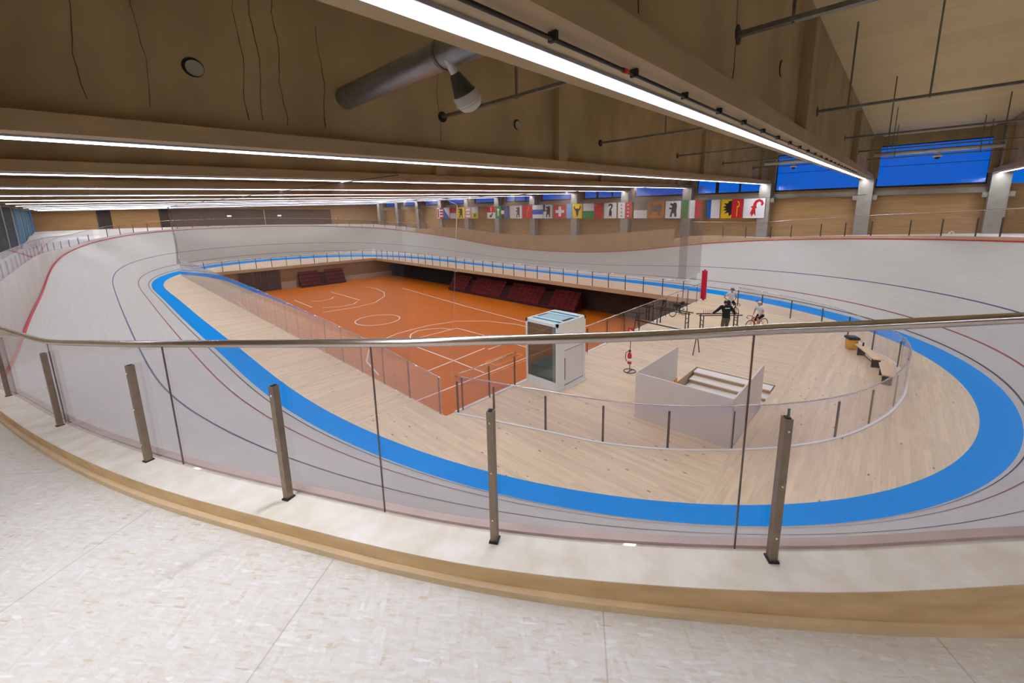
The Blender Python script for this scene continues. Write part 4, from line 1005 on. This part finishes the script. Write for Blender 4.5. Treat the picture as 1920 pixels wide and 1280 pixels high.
        for i in range(7):
            a = -.75+i/6*(PI/2+.75); rr = max(.02, math.cos(a))
            rows.append([hd+up_*(.03+.105*math.sin(a))-fd*(.012 if i > 2 else .035)+fd*(.105*rr)*math.cos(t)*(.9 if math.cos(t) > 0 else 1)+sd*(.098*rr)*math.sin(t) for t in np.linspace(0, 2*PI, 17)[:-1]])
        hm.quad_grid(rows, closed=True); link('hair', hm, hair, b, False)
    if shirt_print:
        c_ = Vector(J['chest'])-Vector((.165, 0, -.02)); pm = MB()
        wds = (.02, .03, .02, .03, .03, .02); y = -.12
        for k, wd in enumerate(wds*2):
            if y > .12: break
            pm.box((c_.x+.01+.0, y, c_.z+.035), (.02, wd*.7, .045)); y += wd
        link('back_print', pm, m_white, b, False)
    return b
m_black_cloth = M('black_cloth', (22, 22, 26), .85); m_olive = M('olive_cloth', (92, 84, 60), .85); m_jersey = M('pale_jersey', (214, 222, 232), .7); m_jersey2 = M('pale_grey_jersey', (206, 204, 200), .7)
m_helm_w = M('white_helmet', (236, 238, 242), .3); m_helm_m = M('maroon_helmet', (120, 40, 66), .35); m_helm_b = M('blue_helmet', (70, 76, 130), .35); m_bike_red = M('red_bike_paint', (190, 28, 40), .3)
man = dict(pelvis=(-.1, 0, 1.0), chest=(-.02, 0, 1.4), neck=(.03, 0, 1.58), head=(.08, 0, 1.7), look=(.96, 0, -.28),
 shoulder_l=(.0, .23, 1.49), elbow_l=(.06, .44, 1.27), wrist_l=(.2, .6, 1.06), hand_l=(.26, .65, 1.0), shoulder_r=(.0, -.23, 1.49), elbow_r=(.06, -.44, 1.27), wrist_r=(.2, -.6, 1.06), hand_r=(.26, -.65, 1.0),
 hip_l=(-.12, .1, .9), knee_l=(-.02, .12, .5), ankle_l=(-.24, .2, .1), hip_r=(-.12, -.1, .9), knee_r=(-.02, -.1, .5), ankle_r=(-.05, -.06, .1))
person('man in black hooded top and olive trousers leaning on the bike rack, from behind', (22.55, 6.3, 0), math.radians(38), man, m_black_cloth, m_olive, sleeve='long', hair=m_hair, shirt_print=True)
rider = dict(pelvis=(-.26, 0, .95), chest=(-.14, 0, 1.3), neck=(-.08, 0, 1.46), head=(-.04, 0, 1.6), look=(1, 0, 0),
 shoulder_l=(-.1, .19, 1.38), elbow_l=(-.06, .25, 1.12), wrist_l=(.1, .2, .93), hand_l=(.17, .16, .87), shoulder_r=(-.1, -.19, 1.38), elbow_r=(-.06, -.25, 1.12), wrist_r=(.08, -.2, .93), hand_r=(.15, -.16, .87),
 hip_l=(-.24, .1, .9), knee_l=(.14, .13, .72), ankle_l=(.02, .12, .27), hip_r=(-.24, -.1, .9), knee_r=(-.08, -.24, .5), ankle_r=(-.16, -.3, .1))
bz = math.radians(152)
bike('red track bicycle under the cyclist in the white helmet', (24.15, 5.1, 0), bz, m_bike_red)
person('cyclist in a white helmet, pale jersey and black shorts, sitting on the red bicycle', (24.15, 5.1, 0), bz, rider, m_jersey, m_black_cloth, helmet=(m_helm_w, m_helm_b), trousers=False, shoe_mat=m_whitep)
r2_ = dict(rider); r2_.update(chest=(-.2, 0, 1.32), neck=(-.18, 0, 1.48), head=(-.15, 0, 1.62), shoulder_l=(-.2, .2, 1.4), shoulder_r=(-.2, -.2, 1.4), elbow_l=(-.3, .38, 1.15), wrist_l=(-.2, .22, .98), hand_l=(-.16, .16, .97), elbow_r=(-.3, -.42, 1.15), wrist_r=(-.2, -.22, .98), hand_r=(-.16, -.16, .97))
bz2 = math.radians(222)
bike('dark bicycle under the cyclist behind the man in black', (26.9, 7.15, 0), bz2, m_darksteel)
person('cyclist in maroon helmet and pale grey jersey, hands on hips, behind the man', (26.9, 7.15, 0), bz2, r2_, m_jersey2, m_black_cloth, helmet=(m_helm_m, m_helm_b), trousers=False)
bike('dark bicycle with black bags parked by the balustrade, left of the red pad', (24.75, 9.7, 0), math.radians(160), m_blackp, lean=math.radians(6), bags=True)

# ---------------------------------------------------------------- flags
FX = 41.1
FC = {'w': (232, 230, 226), 'r': (196, 30, 36), 'b': (24, 92, 176), 'y': (236, 196, 20), 'g': (40, 140, 66), 'k': (32, 30, 32), 'o': (206, 128, 40), 'p': (206, 140, 140), 'n': (60, 74, 110), 'd': (120, 108, 96), 'l': (120, 170, 210)}
FM = {k: M('flag_'+k, c, .8) for k, c in FC.items()}
BEAR = [(.3, .08), (.44, .08), (.46, .28), (.6, .28), (.62, .08), (.76, .08), (.73, .45), (.76, .7), (.72, .86), (.6, .92), (.48, .84), (.34, .88), (.28, .8), (.44, .7), (.42, .62), (.24, .62), (.24, .54), (.42, .5), (.36, .35)]
WALK = [(.1, .2), (.22, .2), (.28, .4), (.6, .36), (.62, .15), (.76, .15), (.78, .4), (.9, .6), (.86, .78), (.7, .85), (.4, .75), (.22, .9), (.1, .8), (.16, .6), (.06, .45)]
STAFF = [(.4, .06), (.5, .2), (.6, .06), (.63, .42), (.56, .55), (.63, .66), (.7, .78), (.66, .9), (.52, .96), (.38, .9), (.36, .76), (.43, .78), (.5, .85), (.58, .8), (.56, .72), (.46, .6), (.42, .48)]
REDST = [(.28, .1), (.36, .24), (.42, .06), (.5, .24), (.6, .1), (.57, .5), (.64, .52), (.6, .62), (.62, .76), (.72, .84), (.82, .78), (.8, .66), (.88, .62), (.94, .74), (.88, .9), (.72, .97), (.54, .9), (.46, .74), (.44, .62), (.34, .6), (.42, .5)]
BULL = [(.2, .92), (.28, .68), (.4, .66), (.5, .7), (.6, .66), (.72, .68), (.8, .92), (.88, .74), (.78, .58), (.66, .52), (.62, .3), (.56, .16), (.44, .16), (.38, .3), (.34, .52), (.22, .58), (.12, .74)]
EAGLE = [(.5, .92), (.36, .9), (.3, .78), (.12, .8), (.24, .66), (.08, .6), (.24, .52), (.1, .42), (.28, .4), (.16, .24), (.36, .3), (.4, .08), (.5, .2)]
KEY = [(.46, .1), (.54, .1), (.54, .55), (.68, .6), (.72, .74), (.64, .88), (.5, .9), (.5, .82), (.6, .8), (.63, .7), (.56, .63), (.5, .66), (.46, .6)]
CROSS = [(.4, .15), (.6, .15), (.6, .4), (.85, .4), (.85, .6), (.6, .6), (.6, .85), (.4, .85), (.4, .6), (.15, .6), (.15, .4), (.4, .4)]
R = lambda a, b, c, d: [(a, c), (b, c), (b, d), (a, d)]
ST_ = lambda u, v, r_: [(u+r_*(1 if k % 2 == 0 else .42)*math.sin(k*PI/5), v+.75*r_*(1 if k % 2 == 0 else .42)*math.cos(k*PI/5)) for k in range(10)]
flags = [
 (58.33, 56.6, 'w', [('r', R(.45, 1, .84, 1)), ('r', R(.45, 1, .58, .72)), ('r', R(.45, 1, .3, .44)), ('r', R(.45, 1, 0, .16)), ('r', R(.1, .3, .1, .9))], 'white flag with red stripes on its right half, leftmost flag of the row'),
 (56.5, 54.85, 'w', [('b', [(0, 0), (1, 0), (0, 1)])], 'flag split by a diagonal into white and blue'),
 (54.7, 53.2, 'w', [('r', R(0, 1, .5, 1))], 'plain flag with red over white halves, left of the yellow flag with a black ram'),
 (52.97, 51.0, 'y', [('k', BEAR)], 'yellow flag with a black rampant ram'),
 (50.9, 49.4, 'p', [('w', R(.15, .85, .7, .85)), ('w', R(.25, .75, .42, .56)), ('w', R(.15, .85, .12, .28))], 'pinkish flag with pale bars, right of the yellow ram flag'),
 (49.27, 47.8, 'w', [('y', R(0, 1, 0, .5)), ('g', R(.3, .7, .12, .4))], 'flag with white over yellow halves, left of the red and white key flag'),
 (45.7, 43.95, 'w', [('r', R(0, 1, .5, 1)), ('w', R(.45, .55, .55, .92)), ('k', WALK[:0] or [(.3, .1), (.55, .1), (.75, .42), (.6, .44), (.5, .2), (.38, .4)])], 'red over white flag with a small key emblem'),
 (43.86, 42.75, 'g', [('w', R(.42, .58, .2, .8)), ('w', R(.3, .7, .66, .78))], 'narrow green flag with a white upright emblem'),
 (42.7, 42.05, 'k', [('w', R(0, 1, .35, .65))], 'narrow flag of black, white and black bands'),
 (41.98, 41.0, 'b', [('n', R(.5, 1, 0, 1))], 'narrow plain blue flag, left of the white flag with a dark lion'),
 (40.9, 40.2, 'w', [], 'narrow plain white flag, left of the dark lion emblem'),
 (40.15, 38.6, 'w', [('n', BEAR)], 'white flag with a dark blue rampant lion'),
 (38.5, 36.75, 'r', [('o', KEY)], 'dull red flag with a faint orange key'),
 (36.65, 36.3-1.5, 'w', [('b', R(0, 1, .3, .66))], 'white flag with one broad blue band'),
 (34.75, 33.2, 'w', [('k', R(0, .2, .5, 1)), ('k', BEAR)], 'white flag with a black ibex, left of the large red cross flag'),
 (33.0, 31.3-.3, 'r', [('w', CROSS)], 'large red flag with a white cross'),
 (30.95, 30.4-.3, 'l', [], 'narrow light blue flag, left of the yellow bull flag'),
 (30.0, 28.6, 'y', [('k', BULL), ('r', R(.46, .54, .06, .16))], 'bright yellow flag with a black bull head'),
 (28.45, 26.9, 'w', [('g', R(0, 1, 0, .5))], 'flag with white over green halves'),
 (26.8, 25.7, 'r', [('w', R(.06, .14, .8, .92))], 'plain red flag, left of the white flag with a black crozier'),
 (25.5, 23.85, 'w', [('k', STAFF)], 'white flag with a black crozier'),
 (23.7, 21.9, 'w', [('r', R(.5, 1, 0, 1))]+[('r', ST_(.27, v, .09)) for v in (.15, .38, .61, .84)]+[('w', ST_(.72, v, .09)) for v in (.15, .38, .61, .84)], 'white and red halved flag with columns of stars'),
 (21.7, 20.15, 'w', [('d', R(0, 1, .5, 1))], 'flag with grey over white halves, left of the orange bear flag'),
 (19.98, 18.25, 'o', [('d', WALK)], 'dull orange flag with a walking bear'),
 (18.1, 16.5, 'w', [('k', BEAR)], 'white flag with a black rampant bear, left of the green, white and red flag'),
 (16.35, 14.4, 'g', [('w', R(.33, .66, 0, 1)), ('r', R(.66, 1, 0, 1))], 'upright striped flag of green, white and red'),
 (13.92, 12.72, 'w', [('b', R(0, .33, 0, 1))], 'flag with a blue and a white upright stripe, right of the net'),
 (12.6, 10.72, 'y', [('k', EAGLE), ('r', R(.5, 1, 0, 1)), ('y', [(.5+u*.5, v) for u, v in KEY])], 'yellow and red halved flag with half an eagle and a key'),
 (10.66, 8.9, 'w', [('r', REDST)], 'white flag with a red crozier, rightmost flag of the row'),
]
cbl = thing('flag_cable', 'thin steel cable along the far wall that carries the row of flags', 'cable', (FX, 33, 7.66))
link('cable', MB().tube([(41.17, 2.0, 7.675), (FX+.03, 9, 7.665), (FX+.03, 58.4, 7.665), (41.17, 64.5, 7.675)], .012, 6), m_darksteel, cbl)
for n_, (ya, yb, base, parts, lab) in enumerate(flags):
    z0, z1 = 5.9, 7.64
    o = thing('flag', lab, 'flag', (FX, (ya+yb)/2, z1), group='flags along the far wall')
    def wv(u): return .02*math.sin(u*9+n_)
    def P3(u, v, lift=0): return (FX+wv(u)-lift, ya+(yb-ya)*u, z0+(z1-z0)*v)
    rows = [[P3(i/14, v) for i in range(15)] for v in (0, .5, 1)]
    link('cloth', MB().quad_grid(rows), FM[base], o)
    link('hanging_rod', MB().tube([(FX-.01, ya+.02, z1+.012), (FX-.01, yb-.02, z1+.012)], .012, 6), m_greyp, o)
    for q, (c, pl) in enumerate(parts):
        if not pl: continue
        # fine strips so that the emblem follows the cloth
        bm = bmesh.new(); f = bm.faces.new([bm.verts.new((u, v, 0)) for u, v in pl])
        us = [u for u, v in pl]; a0, a1 = min(us), max(us)
        for cut in np.arange(math.ceil(a0*14)/14, a1, 1/14):
            if a0 < cut < a1: bmesh.ops.bisect_plane(bm, geom=bm.verts[:]+bm.edges[:]+bm.faces[:], plane_co=(cut, 0, 0), plane_no=(1, 0, 0))
        bmesh.ops.triangulate(bm, faces=bm.faces[:])
        bm.verts.index_update(); mb = MB(); mb.v = [P3(v.co.x, v.co.y, .006+.004*q) for v in bm.verts]; mb.f = [tuple(v.index for v in ff.verts) for ff in bm.faces]; mb.sm = [False]*len(mb.f); bm.free()
        link('emblem', mb, FM[c], o)
